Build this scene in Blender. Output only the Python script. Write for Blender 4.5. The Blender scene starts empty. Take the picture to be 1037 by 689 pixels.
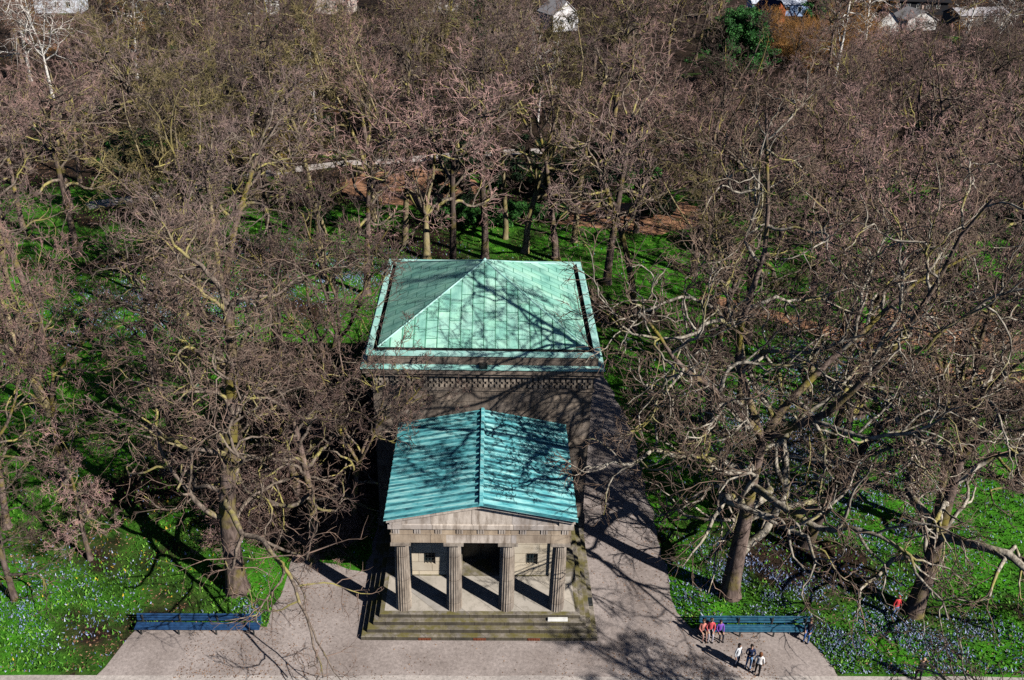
import bpy, math, random
import numpy as np
from mathutils import Matrix, Vector

R = math.radians
SC = bpy.context.scene
COL = SC.collection
rnd = random.Random(11)
RNG = np.random.default_rng(5)

# ------------------------------------------------------------------ camera, sun, sky
CAMX, CAMZ = 0.133, 40.0
F, TH, ROLL, YAW = 926.4, 0.494, 0.0284, 0.0324
fwd = Vector((math.sin(YAW)*math.cos(TH), math.cos(YAW)*math.cos(TH), -math.sin(TH)))
rgt = Vector((math.cos(YAW), -math.sin(YAW), 0))
upv = rgt.cross(fwd)
r2 = rgt*math.cos(ROLL) + upv*math.sin(ROLL)
u2 = -rgt*math.sin(ROLL) + upv*math.cos(ROLL)
cam_d = bpy.data.cameras.new('camera')
cam = bpy.data.objects.new('camera', cam_d)
COL.objects.link(cam)
M = Matrix.Identity(4)
for i in range(3):
    M[i][0], M[i][1], M[i][2] = r2[i], u2[i], -fwd[i]
M[0][3], M[1][3], M[2][3] = CAMX, 0, CAMZ
cam.matrix_world = M
cam_d.sensor_width = 36
cam_d.lens = F/1037*36
cam_d.clip_end = 6000
SC.camera = cam

ELEV, AZ = R(35), R(128)          # azimuth clockwise from +Y
sund = Vector((math.sin(AZ)*math.cos(ELEV), math.cos(AZ)*math.cos(ELEV), math.sin(ELEV)))
sd = bpy.data.lights.new('sun', 'SUN')
sd.energy = 5.0
sd.angle = R(0.5)
sd.color = (1.0, 0.94, 0.84)
so = bpy.data.objects.new('sun', sd)
COL.objects.link(so)
so.rotation_euler = (-sund).to_track_quat('-Z', 'Y').to_euler()
W = bpy.data.worlds.new('World')
SC.world = W
W.use_nodes = True
nt = W.node_tree
sky = nt.nodes.new('ShaderNodeTexSky')
sky.sky_type = 'NISHITA'
sky.sun_disc = False
sky.sun_elevation = ELEV
sky.sun_rotation = AZ
nt.links.new(sky.outputs[0], nt.nodes['Background'].inputs[0])
sky.air_density = 0.4
sky.dust_density = 0.15
sky.ozone_density = 2.0
nt.nodes['Background'].inputs[1].default_value = 0.05
SC.view_settings.view_transform = 'Standard'
SC.view_settings.look = 'None'
SC.view_settings.gamma = 1
SC.view_settings.exposure = 0.58
SC.render.engine = 'CYCLES'
SC.cycles.max_bounces = 4
SC.cycles.diffuse_bounces = 0
SC.cycles.use_denoising = False


def project(p):
    v = Vector(p) - Vector((CAMX, 0, CAMZ))
    z = v.dot(fwd)
    if z < 1: return None
    return 518.5 + F*v.dot(r2)/z, 344.5 - F*v.dot(u2)/z, z

# ------------------------------------------------------------------ materials
def mat(name, rough=0.85, spec=0.2):
    m = bpy.data.materials.new(name)
    m.use_nodes = True
    b = m.node_tree.nodes['Principled BSDF']
    b.inputs['Roughness'].default_value = rough
    b.inputs['Specular IOR Level'].default_value = spec
    return m, m.node_tree, b

def N(t, typ, **kw):
    n = t.nodes.new(typ)
    for k, v in kw.items():
        if k.startswith('i_'):
            n.inputs[k[2:].replace('_', ' ')].default_value = v
        else:
            setattr(n, k, v)
    return n

def ramp(t, fac, stops):
    n = t.nodes.new('ShaderNodeValToRGB')
    e = n.color_ramp.elements
    while len(e) < len(stops): e.new(0.5)
    for k, (p, c) in enumerate(stops):
        e[k].position = p
        e[k].color = (*c, 1) if len(c) == 3 else c
    t.links.new(fac, n.inputs[0])
    return n.outputs[0]

def noise(t, scale, detail=4, coord='Object', rough=0.55, vec=None):
    n = N(t, 'ShaderNodeTexNoise')
    n.inputs['Scale'].default_value = scale
    n.inputs['Detail'].default_value = detail
    n.inputs['Roughness'].default_value = rough
    if vec is None:
        tc = N(t, 'ShaderNodeTexCoord')
        vec = tc.outputs[coord]
    t.links.new(vec, n.inputs['Vector'])
    return n.outputs['Fac']

def mixc(t, fac, a, b, mode='MIX'):
    n = N(t, 'ShaderNodeMix', data_type='RGBA', blend_type=mode)
    if isinstance(fac, float): n.inputs[0].default_value = fac
    else: t.links.new(fac, n.inputs[0])
    for k, s in ((6, a), (7, b)):
        if isinstance(s, tuple): n.inputs[k].default_value = (*s, 1)
        else: t.links.new(s, n.inputs[k])
    return n.outputs[2]

def bump(t, b, h, strength=0.4, dist=0.05):
    n = N(t, 'ShaderNodeBump')
    n.inputs['Strength'].default_value = strength
    n.inputs['Distance'].default_value = dist
    t.links.new(h, n.inputs['Height'])
    t.links.new(n.outputs[0], b.inputs['Normal'])

def simple(name, c1, c2, scale=2.0, rough=0.85, spec=0.2, bmp=0.3, bscale=None, spread=(0.35, 0.65), metal=0.0):
    m, t, b = mat(name, rough, spec)
    f = noise(t, scale)
    t.links.new(ramp(t, f, [(spread[0], c1), (spread[1], c2)]), b.inputs['Base Color'])
    b.inputs['Metallic'].default_value = metal
    if bmp: bump(t, b, noise(t, bscale or scale*6, 3), bmp, 0.02)
    return m

def copper(name, base, dark, light, axis):
    """Weathered verdigris sheet copper laid in staggered panels; axis: which way the seams run."""
    m, t, b = mat(name, 0.62, 0.3)
    tc = N(t, 'ShaderNodeTexCoord')
    sep = N(t, 'ShaderNodeSeparateXYZ')
    t.links.new(tc.outputs['Object'], sep.inputs[0])
    cmb = N(t, 'ShaderNodeCombineXYZ')
    if axis == 'y':
        t.links.new(sep.outputs[1], cmb.inputs[0]); t.links.new(sep.outputs[0], cmb.inputs[1])
    else:
        t.links.new(sep.outputs[0], cmb.inputs[0]); t.links.new(sep.outputs[1], cmb.inputs[1])
    br = N(t, 'ShaderNodeTexBrick', offset=0.5)
    br.inputs['Scale'].default_value = 1.0
    br.inputs['Brick Width'].default_value = 1.25
    br.inputs['Row Height'].default_value = 0.7
    br.inputs['Mortar Size'].default_value = 0.028
    br.inputs['Mortar Smooth'].default_value = 0.3
    br.inputs['Bias'].default_value = 0.0
    br.inputs['Color1'].default_value = (*base, 1)
    br.inputs['Color2'].default_value = (*light, 1)
    br.inputs['Mortar'].default_value = (*dark, 1)
    t.links.new(cmb.outputs[0], br.inputs['Vector'])
    f = noise(t, 0.9, 6)
    st = ramp(t, f, [(0.28, (0.5, 0.62, 0.64)), (0.5, (0.95, 0.97, 0.97)), (0.72, (1.15, 1.1, 1.02))])
    c = mixc(t, 1.0, br.outputs['Color'], st, 'MULTIPLY')
    mp = N(t, 'ShaderNodeMapping'); mp.inputs['Scale'].default_value = (2.6, 0.22, 0.3) if axis == 'y' else (0.22, 2.6, 0.3)
    t.links.new(tc.outputs['Object'], mp.inputs[0])
    fs_ = noise(t, 1.0, 6, vec=mp.outputs[0], rough=0.65)
    c = mixc(t, 1.0, c, ramp(t, fs_, [(0.33, (0.68, 0.74, 0.73)), (0.5, (1, 1, 1)), (0.7, (1.14, 1.12, 1.08))]), 'MULTIPLY')
    f2 = noise(t, 7.0, 5)
    c = mixc(t, ramp(t, f2, [(0.58, (0, 0, 0)), (0.75, (0.55, 0.55, 0.55))]), c, dark)
    t.links.new(c, b.inputs['Base Color'])
    bump(t, b, br.outputs['Fac'], -0.25, 0.02)
    return m

def stone(name, c1, c2, dirt, bw=1.5, rh=0.6, dirt_amt=(0.45, 0.7), moss=None, joints=True):
    m, t, b = mat(name, 0.9, 0.15)
    f = noise(t, 0.8, 6)
    c = ramp(t, f, [(0.3, c1), (0.65, c2)])
    if joints:
        tc = N(t, 'ShaderNodeTexCoord')
        sep = N(t, 'ShaderNodeSeparateXYZ'); t.links.new(tc.outputs['Object'], sep.inputs[0])
        ad = N(t, 'ShaderNodeMath', operation='ADD')
        t.links.new(sep.outputs[0], ad.inputs[0]); t.links.new(sep.outputs[1], ad.inputs[1])
        cmb = N(t, 'ShaderNodeCombineXYZ')
        t.links.new(ad.outputs[0], cmb.inputs[0]); t.links.new(sep.outputs[2], cmb.inputs[1])
        br = N(t, 'ShaderNodeTexBrick', offset=0.5)
        br.inputs['Scale'].default_value = 1.0
        br.inputs['Brick Width'].default_value = bw
        br.inputs['Row Height'].default_value = rh
        br.inputs['Mortar Size'].default_value = 0.018
        br.inputs['Color1'].default_value = (0.82, 0.82, 0.84, 1)
        br.inputs['Color2'].default_value = (1.12, 1.08, 1.02, 1)
        br.inputs['Mortar'].default_value = (0.4, 0.38, 0.36, 1)
        t.links.new(cmb.outputs[0], br.inputs['Vector'])
        c = mixc(t, 1.0, c, br.outputs['Color'], 'MULTIPLY')
    mp2 = N(t, 'ShaderNodeMapping'); mp2.inputs['Scale'].default_value = (1.6, 1.6, 0.35)
    tc2 = N(t, 'ShaderNodeTexCoord'); t.links.new(tc2.outputs['Object'], mp2.inputs[0])
    f2 = noise(t, 1.7, 8, rough=0.7, vec=mp2.outputs[0])
    c = mixc(t, ramp(t, f2, [(dirt_amt[0], (0, 0, 0)), (dirt_amt[1], (0.85, 0.85, 0.85))]), c, dirt)
    if moss:
        f3 = noise(t, 1.1, 7, rough=0.65)
        c = mixc(t, ramp(t, f3, [(0.42, (0, 0, 0)), (0.6, (0.9, 0.9, 0.9))]), c, moss)
    t.links.new(c, b.inputs['Base Color'])
    bump(t, b, noise(t, 9, 5), 0.35, 0.02)
    return m

def bark(name, c1, c2, moss, moss_amt=(0.45, 0.62), streak=0.35, rnd_amt=0.35):
    m, t, b = mat(name, 0.95, 0.1)
    tc = N(t, 'ShaderNodeTexCoord')
    mp = N(t, 'ShaderNodeMapping')
    mp.inputs['Scale'].default_value = (1, 1, streak)
    t.links.new(tc.outputs['Object'], mp.inputs[0])
    f = noise(t, 5.0, 5, vec=mp.outputs[0])
    c = ramp(t, f, [(0.32, c1), (0.66, c2)])
    if moss:
        f2 = noise(t, 0.55, 5)
        c = mixc(t, ramp(t, f2, [(moss_amt[0], (0, 0, 0)), (moss_amt[1], (0.9, 0.9, 0.9))]), c, moss)
    oi = N(t, 'ShaderNodeObjectInfo')
    tone = ramp(t, oi.outputs['Random'], [(0.0, (1-rnd_amt,)*3), (0.5, (1, 1, 1)), (1.0, (1+rnd_amt, 1+rnd_amt*0.9, 1+rnd_amt*0.8))])
    c = mixc(t, 1.0, c, tone, 'MULTIPLY')
    t.links.new(c, b.inputs['Base Color'])
    bump(t, b, noise(t, 14, 4, vec=mp.outputs[0]), 0.6, 0.04)
    return m

def twig(name, stops, patch=None):
    m, t, b = mat(name, 0.9, 0.1)
    oi = N(t, 'ShaderNodeObjectInfo')
    c = ramp(t, oi.outputs['Random'], stops)
    f = noise(t, 1.1, 4)
    c = mixc(t, 1.0, c, ramp(t, f, [(0.32, (0.45, 0.48, 0.5)), (0.5, (0.95, 0.93, 0.9)), (0.68, (1.5, 1.42, 1.3))]), 'MULTIPLY')
    t.links.new(c, b.inputs['Base Color'])
    return m

def leafm(name, c1, c2, c3=None):
    m, t, b = mat(name, 0.7, 0.3)
    g = N(t, 'ShaderNodeNewGeometry')
    st = [(0.0, c1), (0.6, c2)] + ([(1.0, c3)] if c3 else [])
    c = ramp(t, g.outputs['Random Per Island'], st)
    t.links.new(c, b.inputs['Base Color'])
    return m

MT = {}
MT['bark'] = bark('oak bark', (0.05, 0.036, 0.032), (0.19, 0.145, 0.13), (0.17, 0.145, 0.03), (0.47, 0.62))
MT['limb'] = bark('limb bark', (0.04, 0.032, 0.028), (0.20, 0.165, 0.14), (0.26, 0.235, 0.08), (0.52, 0.62))
MT['palelimb'] = bark('pale limb bark', (0.06, 0.048, 0.04), (0.46, 0.42, 0.36), (0.26, 0.23, 0.07), (0.52, 0.63))
MT['olive'] = bark('mossy bark', (0.14, 0.115, 0.075), (0.32, 0.27, 0.17), (0.20, 0.17, 0.045), (0.42, 0.66))
MT['twig'] = twig('twigs', [(0.0, (0.10, 0.075, 0.065)), (0.4, (0.22, 0.145, 0.135)), (0.7, (0.42, 0.275, 0.27)), (1.0, (0.17, 0.12, 0.108))])
MT['twig_oak'] = twig('oak twigs', [(0.0, (0.10, 0.078, 0.062)), (0.5, (0.17, 0.125, 0.105)), (1.0, (0.23, 0.165, 0.145))])
MT['twig_dark'] = twig('dark twigs', [(0.0, (0.06, 0.044, 0.041)), (1.0, (0.15, 0.105, 0.10))])
MT['twig_grey'] = twig('grey twigs', [(0.0, (0.12, 0.09, 0.087)), (1.0, (0.26, 0.19, 0.185))])
MT['twig_olive'] = twig('olive twigs', [(0.0, (0.11, 0.095, 0.05)), (1.0, (0.20, 0.165, 0.085))])
MT['twig_orange'] = twig('birch twigs', [(0.0, (0.27, 0.14, 0.05)), (1.0, (0.36, 0.19, 0.07))])
MT['twig_pale'] = twig('pale twigs', [(0.0, (0.22, 0.15, 0.13)), (1.0, (0.30, 0.2, 0.18))])
MT['twig_yellow'] = twig('yellow twigs', [(0.0, (0.30, 0.22, 0.05)), (1.0, (0.36, 0.26, 0.07))])
MT['birch'] = bark('birch bark', (0.42, 0.40, 0.38), (0.80, 0.78, 0.75), (0.08, 0.07, 0.06), (0.60, 0.66), 2.5, 0.1)
MT['evergreen'] = leafm('evergreen leaves', (0.012, 0.05, 0.012), (0.03, 0.13, 0.02), (0.06, 0.2, 0.03))
MT['pine'] = leafm('pine needles', (0.012, 0.05, 0.015), (0.025, 0.115, 0.022), (0.05, 0.18, 0.035))

MT['roof_fb'] = copper('verdigris copper front', (0.225, 0.50, 0.42), (0.05, 0.19, 0.14), (0.34, 0.60, 0.52), 'y')
MT['roof_lr'] = copper('verdigris copper side', (0.225, 0.50, 0.42), (0.05, 0.19, 0.14), (0.34, 0.60, 0.52), 'x')
MT['copper'] = simple('copper flashing', (0.22, 0.50, 0.46), (0.42, 0.68, 0.64), 1.3, 0.6, 0.3, 0.1)
def porch_copper():
    m, t, b = mat('portico copper', 0.55, 0.35)
    tc = N(t, 'ShaderNodeTexCoord'); mp = N(t, 'ShaderNodeMapping'); mp.inputs['Scale'].default_value = (0.35, 1.8, 1)
    t.links.new(tc.outputs['Object'], mp.inputs[0])
    f = noise(t, 1.7, 6, vec=mp.outputs[0], rough=0.65)
    c = ramp(t, f, [(0.3, (0.02, 0.14, 0.20)), (0.45, (0.11, 0.44, 0.50)), (0.64, (0.38, 0.74, 0.75))])
    c = mixc(t, ramp(t, noise(t, 4, 6, rough=0.7), [(0.55, (0, 0, 0)), (0.7, (0.6, 0.6, 0.6))]), c, (0.02, 0.10, 0.12))
    t.links.new(c, b.inputs['Base Color']); bump(t, b, noise(t, 8, 4), 0.15, 0.02)
    return m
MT['porch_copper'] = porch_copper()
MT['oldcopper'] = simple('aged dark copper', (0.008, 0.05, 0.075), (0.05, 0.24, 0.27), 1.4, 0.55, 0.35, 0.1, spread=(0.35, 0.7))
MT['wallstone'] = stone('wall sandstone', (0.17, 0.14, 0.12), (0.29, 0.245, 0.21), (0.055, 0.047, 0.043), 1.8, 0.62, (0.38, 0.66))
MT['palestone'] = stone('pale sandstone', (0.34, 0.30, 0.28), (0.52, 0.48, 0.46), (0.15, 0.115, 0.09), 2.2, 3.0, (0.44, 0.68))
MT['oldstone'] = stone('weathered brown sandstone', (0.27, 0.21, 0.16), (0.44, 0.37, 0.30), (0.13, 0.10, 0.08), 2.2, 3.0, (0.45, 0.72))
MT['porchwall'] = stone('portico wall stone', (0.50, 0.44, 0.35), (0.62, 0.56, 0.46), (0.34, 0.28, 0.2), 1.6, 0.7, (0.52, 0.8))
MT['column'] = stone('column stone', (0.24, 0.20, 0.17), (0.42, 0.37, 0.32), (0.075, 0.062, 0.055), 9, 1.7, (0.40, 0.66))
MT['steps'] = stone('mossy step stone', (0.20, 0.18, 0.16), (0.30, 0.275, 0.25), (0.085, 0.075, 0.06), 1.7, 9, (0.42, 0.66), (0.13, 0.115, 0.035))
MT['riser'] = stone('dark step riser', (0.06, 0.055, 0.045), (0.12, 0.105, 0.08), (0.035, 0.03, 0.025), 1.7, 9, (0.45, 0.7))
MT['porchfloor'] = stone('portico floor stone', (0.36, 0.34, 0.31), (0.47, 0.44, 0.41), (0.22, 0.2, 0.17), 1.7, 9, (0.5, 0.75))
MT['dark'] = simple('dark bronze and gutter shade', (0.012, 0.014, 0.016), (0.03, 0.034, 0.036), 3, 0.4, 0.5, 0.1)
MT['glass'] = simple('dark glass', (0.01, 0.02, 0.025), (0.02, 0.035, 0.04), 2, 0.08, 0.6, 0)
MT['rust'] = simple('rusty grille', (0.12, 0.035, 0.02), (0.2, 0.07, 0.035), 5, 0.8)
MT['marble'] = simple('pale marble', (0.6, 0.6, 0.6), (0.75, 0.75, 0.74), 3, 0.5)
MT['gravel'] = None
MT['bench_blue'] = simple('blue bench paint', (0.010, 0.035, 0.10), (0.02, 0.07, 0.18), 4, 0.55, 0.35, 0.1)
MT['bench_teal'] = simple('teal bench paint', (0.010, 0.06, 0.12), (0.025, 0.12, 0.20), 4, 0.55, 0.35, 0.1)
MT['iron'] = simple('bench iron', (0.03, 0.03, 0.03), (0.05, 0.05, 0.05), 4, 0.6)

def gravel_mat(name, a, b_, c_):
    m, t, b = mat(name, 0.95, 0.1)
    f = noise(t, 0.35, 6)
    c = ramp(t, f, [(0.3, a), (0.7, b_)])
    g = noise(t, 5.0, 6, rough=0.85)
    c = mixc(t, 1.0, c, ramp(t, g, [(0.3, (0.5, 0.49, 0.49)), (0.7, (1.35, 1.34, 1.34))]), 'MULTIPLY')
    l = noise(t, 1.3, 9, rough=0.8)
    c = mixc(t, ramp(t, l, [(0.60, (0, 0, 0)), (0.72, (0.7, 0.7, 0.7))]), c, c_)
    t.links.new(c, b.inputs['Base Color'])
    bump(t, b, noise(t, 30, 3), 0.5, 0.02)
    return m
MT['gravel'] = gravel_mat('gravel path', (0.24, 0.205, 0.195), (0.39, 0.345, 0.335), (0.15, 0.115, 0.095))
MT['palepath'] = gravel_mat('pale path', (0.36, 0.33, 0.32), (0.5, 0.46, 0.44), (0.24, 0.2, 0.17))
MT['litter'] = gravel_mat('leaf litter ground', (0.26, 0.13, 0.075), (0.42, 0.24, 0.15), (0.12, 0.065, 0.035))

def ground_mat():
    m, t, b = mat('lawn ground', 0.95, 0.1)
    tc = N(t, 'ShaderNodeTexCoord')
    big = noise(t, 0.07, 5)
    mid = noise(t, 0.9, 6, rough=0.7)
    fin = noise(t, 6.0, 4, rough=0.7)
    green = ramp(t, mid, [(0.28, (0.014, 0.05, 0.006)), (0.48, (0.04, 0.17, 0.010)), (0.70, (0.08, 0.29, 0.018))])
    soil = ramp(t, mid, [(0.35, (0.010, 0.008, 0.006)), (0.75, (0.05, 0.031, 0.022))])
    # brown leaf litter takes over deeper in the wood
    sep = N(t, 'ShaderNodeSeparateXYZ'); t.links.new(tc.outputs['Object'], sep.inputs[0])
    mr = N(t, 'ShaderNodeMapRange')
    mr.inputs['From Min'].default_value = 98; mr.inputs['From Max'].default_value = 140
    mr.inputs['To Min'].default_value = 0.015; mr.inputs['To Max'].default_value = 0.24
    t.links.new(sep.outputs[1], mr.inputs['Value'])
    ad = N(t, 'ShaderNodeMath', operation='ADD')
    t.links.new(big, ad.inputs[0]); t.links.new(mr.outputs[0], ad.inputs[1])
    pat = noise(t, 0.28, 6, rough=0.7)
    mx = N(t, 'ShaderNodeMath', operation='MAXIMUM')
    t.links.new(ad.outputs[0], mx.inputs[0])
    sb = N(t, 'ShaderNodeMath', operation='SUBTRACT'); t.links.new(pat, sb.inputs[0]); sb.inputs[1].default_value = 0.02
    t.links.new(sb.outputs[0], mx.inputs[1])
    fac = ramp(t, mx.outputs[0], [(0.5, (0, 0, 0)), (0.62, (1, 1, 1))])
    c = mixc(t, fac, green, soil)
    c = mixc(t, 1.0, c, ramp(t, fin, [(0.3, (0.6, 0.6, 0.6)), (0.7, (1.4, 1.4, 1.4))]), 'MULTIPLY')
    t.links.new(c, b.inputs['Base Color'])
    bump(t, b, noise(t, 12, 4), 0.8, 0.08)
    return m
MT['lawn'] = ground_mat()

# ------------------------------------------------------------------ mesh helpers
class MB:
    """Collects vertices and faces; build() links them as ONE mesh object."""
    def __init__(s):
        s.v = []; s.f = []; s.mi = []
    def add(s, verts, faces, mi=0):
        o = len(s.v)
        s.v.extend(map(tuple, verts))
        s.f.extend([tuple(i+o for i in f) for f in faces])
        s.mi.extend([mi]*len(faces))
        return s
    def box(s, x0, x1, y0, y1, z0, z1, mi=0):
        v = [(x0,y0,z0),(x1,y0,z0),(x1,y1,z0),(x0,y1,z0),(x0,y0,z1),(x1,y0,z1),(x1,y1,z1),(x0,y1,z1)]
        return s.add(v, [(0,3,2,1),(4,5,6,7),(0,1,5,4),(1,2,6,5),(2,3,7,6),(3,0,4,7)], mi)
    def bevbox(s, x0, x1, y0, y1, z0, z1, b, mi=0):
        """a box whose top edge is chamfered"""
        v = [(x0,y0,z0),(x1,y0,z0),(x1,y1,z0),(x0,y1,z0),
             (x0,y0,z1-b),(x1,y0,z1-b),(x1,y1,z1-b),(x0,y1,z1-b),
             (x0+b,y0+b,z1),(x1-b,y0+b,z1),(x1-b,y1-b,z1),(x0+b,y1-b,z1)]
        f = [(0,3,2,1),(8,9,10,11)]
        for k in range(4):
            n = (k+1) % 4
            f += [(k,n,4+n,4+k),(4+k,4+n,8+n,8+k)]
        return s.add(v, f, mi)
    def ring(s, hx, yc, hy, z0, z1, w, mi=0):
        """square ring (outer half sizes hx, hy; wall width w)"""
        s.box(-hx, hx, yc-hy, yc-hy+w, z0, z1, mi)
        s.box(-hx, hx, yc+hy-w, yc+hy, z0, z1, mi)
        s.box(-hx, -hx+w, yc-hy+w, yc+hy-w, z0, z1, mi)
        s.box(hx-w, hx, yc-hy+w, yc+hy-w, z0, z1, mi)
        return s
    def lathe(s, prof, n, cx=0, cy=0, flute=0.0, mi=0):
        v = []; f = []
        for (r, z) in prof:
            for k in range(n):
                rr = r*(1-flute*(k % 2))
                a = 2*math.pi*k/n
                v.append((cx+rr*math.cos(a), cy+rr*math.sin(a), z))
        for j in range(len(prof)-1):
            for k in range(n):
                k2 = (k+1) % n
                f.append((j*n+k, j*n+k2, (j+1)*n+k2, (j+1)*n+k))
        f.append(tuple(range(n))[::-1]); f.append(tuple((len(prof)-1)*n+k for k in range(n)))
        return s.add(v, f, mi)
    def prism(s, poly, y0, y1, mi=0):
        n = len(poly)
        v = [(x, y0, z) for x, z in poly] + [(x, y1, z) for x, z in poly]
        f = [tuple(range(n)), tuple(range(2*n-1, n-1, -1))]
        for k in range(n):
            k2 = (k+1) % n
            f.append((k, n+k, n+k2, k2))
        return s.add(v, f, mi)
    def build(s, name, mats, parent=None, smooth=False):
        me = bpy.data.meshes.new(name)
        me.from_pydata(s.v, [], s.f)
        if not isinstance(mats, (list, tuple)): mats = [mats]
        for m in mats: me.materials.append(m)
        me.polygons.foreach_set('material_index', s.mi)
        if smooth: me.polygons.foreach_set('use_smooth', [True]*len(s.f))
        me.update()
        o = bpy.data.objects.new(name, me)
        COL.objects.link(o)
        if parent is not None:
            o.parent = parent
            o.matrix_parent_inverse = Matrix.Translation(-parent.location) if parent.location.length else Matrix.Identity(4)
        return o

def np_mesh(name, V, Q, mats, mi=None, smooth=False):
    """mesh datablock from numpy arrays; Q is (n,3) or (n,4)"""
    me = bpy.data.meshes.new(name)
    V = np.asarray(V, np.float32); Q = np.asarray(Q, np.int32)
    k = Q.shape[1]
    me.vertices.add(len(V)); me.vertices.foreach_set('co', V.ravel())
    me.loops.add(Q.size); me.loops.foreach_set('vertex_index', Q.ravel())
    me.polygons.add(len(Q)); me.polygons.foreach_set('loop_start', np.arange(0, Q.size, k, dtype=np.int32))
    for m in mats: me.materials.append(m)
    if mi is not None: me.polygons.foreach_set('material_index', np.asarray(mi, np.int32))
    if smooth: me.polygons.foreach_set('use_smooth', np.ones(len(Q), bool))
    me.update(calc_edges=True)
    return me

def tag(o, label=None, cat=None, group=None, kind=None):
    if label: o['label'] = label
    if cat: o['category'] = cat
    if group: o['group'] = group
    if kind: o['kind'] = kind
    return o

def empty(name, loc=(0, 0, 0), rz=0, label=None, cat=None, group=None):
    o = bpy.data.objects.new(name, None)
    COL.objects.link(o)
    o.location = loc; o.rotation_euler = (0, 0, rz)
    o.empty_display_size = 0.3
    return tag(o, label, cat, group)

def link(name, me, parent=None):
    o = bpy.data.objects.new(name, me)
    COL.objects.link(o)
    if parent is not None: o.parent = parent
    return o

def dup(root, loc, rz=0, scale=1.0, label=None, group=None, lean=(0, 0)):
    r = root.copy(); COL.objects.link(r)
    r.location = loc; r.rotation_euler = (lean[0], lean[1], rz); r.scale = (scale,)*3
    if label: r['label'] = label
    if group: r['group'] = group
    elif 'group' in r.keys(): del r['group']
    for ch in list(root.children):
        c = ch.copy(); COL.objects.link(c); c.parent = r
        for g in ch.children:
            d = g.copy(); COL.objects.link(d); d.parent = c
    return r

# ------------------------------------------------------------------ trees (level-wise, vectorised)
def unit(a): return a/np.maximum(np.linalg.norm(a, axis=-1, keepdims=True), 1e-9)

def grow(rng, start, d, length, r0, r1, S, wob, trop):
    n = len(start)
    P = np.zeros((n, S+1, 3)); P[:, 0] = start
    d = unit(d); curv = rng.normal(0, wob*0.35, (n, 3))
    for s in range(S):
        d = unit(d + rng.normal(0, wob, (n, 3)) + curv + np.array([0, 0, trop]))
        P[:, s+1] = P[:, s] + d*(length/S)[:, None]
    t = np.linspace(0, 1, S+1)[None, :]
    Rr = r0[:, None]*(1-t) + r1[:, None]*t
    return P, Rr

def kids(rng, P, Rr, L, k, tmin, tmax, amin, amax, lr, rr, rmin, taper=0.55, out=None):
    n, S1, _ = P.shape; S = S1-1
    t = tmin + (tmax-tmin)*((np.arange(k)[None, :] + rng.random((n, k)))/k)
    x = np.clip(t*S, 0, S-1e-4); i = x.astype(int); fr = (x-i)
    ar = np.arange(n)[:, None]
    p = P[ar, i]*(1-fr[..., None]) + P[ar, i+1]*fr[..., None]
    pd = unit(P[ar, i+1]-P[ar, i])
    rad = Rr[ar, i]*(1-fr) + Rr[ar, i+1]*fr
    ref = np.where(np.abs(pd[..., 2:3]) < 0.9, np.array([0, 0, 1.0]), np.array([1.0, 0, 0]))
    u = unit(np.cross(pd, ref)); v = np.cross(pd, u)
    az = 2.4*np.arange(k)[None, :] + rng.random((n, 1))*6.28 + rng.normal(0, 0.5, (n, k))
    a = amin + (amax-amin)*rng.random((n, k))
    d = pd*np.cos(a)[..., None] + (u*np.cos(az)[..., None]+v*np.sin(az)[..., None])*np.sin(a)[..., None]
    ln = L[:, None]*lr*(1-taper*(t-tmin)/(1-tmin+1e-6))*(0.65+0.6*rng.random((n, k)))
    r0 = np.maximum(np.minimum(rad*0.8, rr*ln), rmin)
    return p.reshape(-1, 3), d.reshape(-1, 3), ln.ravel(), r0.ravel()

def tubes(P, Rr, sides):
    n, S1, _ = P.shape
    T = np.empty_like(P)
    T[:, 1:-1] = P[:, 2:]-P[:, :-2]; T[:, 0] = P[:, 1]-P[:, 0]; T[:, -1] = P[:, -1]-P[:, -2]
    T = unit(T)
    ref = np.where(np.abs(T[:, :1, 2:3]) < 0.85, np.array([0, 0, 1.0]), np.array([1.0, 0, 0]))
    ref = np.broadcast_to(ref, T.shape)
    U = unit(np.cross(T, ref)); Vv = np.cross(T, U)
    a = np.arange(sides)*2*np.pi/sides
    ringv = P[:, :, None, :] + Rr[:, :, None, None]*(U[:, :, None, :]*np.cos(a)[:, None] + Vv[:, :, None, :]*np.sin(a)[:, None])
    V = ringv.reshape(-1, 3)
    base = (np.arange(n)[:, None, None]*S1 + np.arange(S1-1)[None, :, None])*sides
    k = np.arange(sides)[None, None, :]; k2 = (k+1) % sides
    Q = np.stack([base+k, base+k2, base+sides+k2, base+sides+k], -1).reshape(-1, 4)
    return V, Q

def join(parts):
    Vs, Qs, Ms = [], [], []; o = 0
    for V, Q, m in parts:
        Vs.append(V); Qs.append(Q+o); Ms.append(np.full(len(Q), m)); o += len(V)
    return np.concatenate(Vs), np.concatenate(Qs), np.concatenate(Ms)

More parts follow.
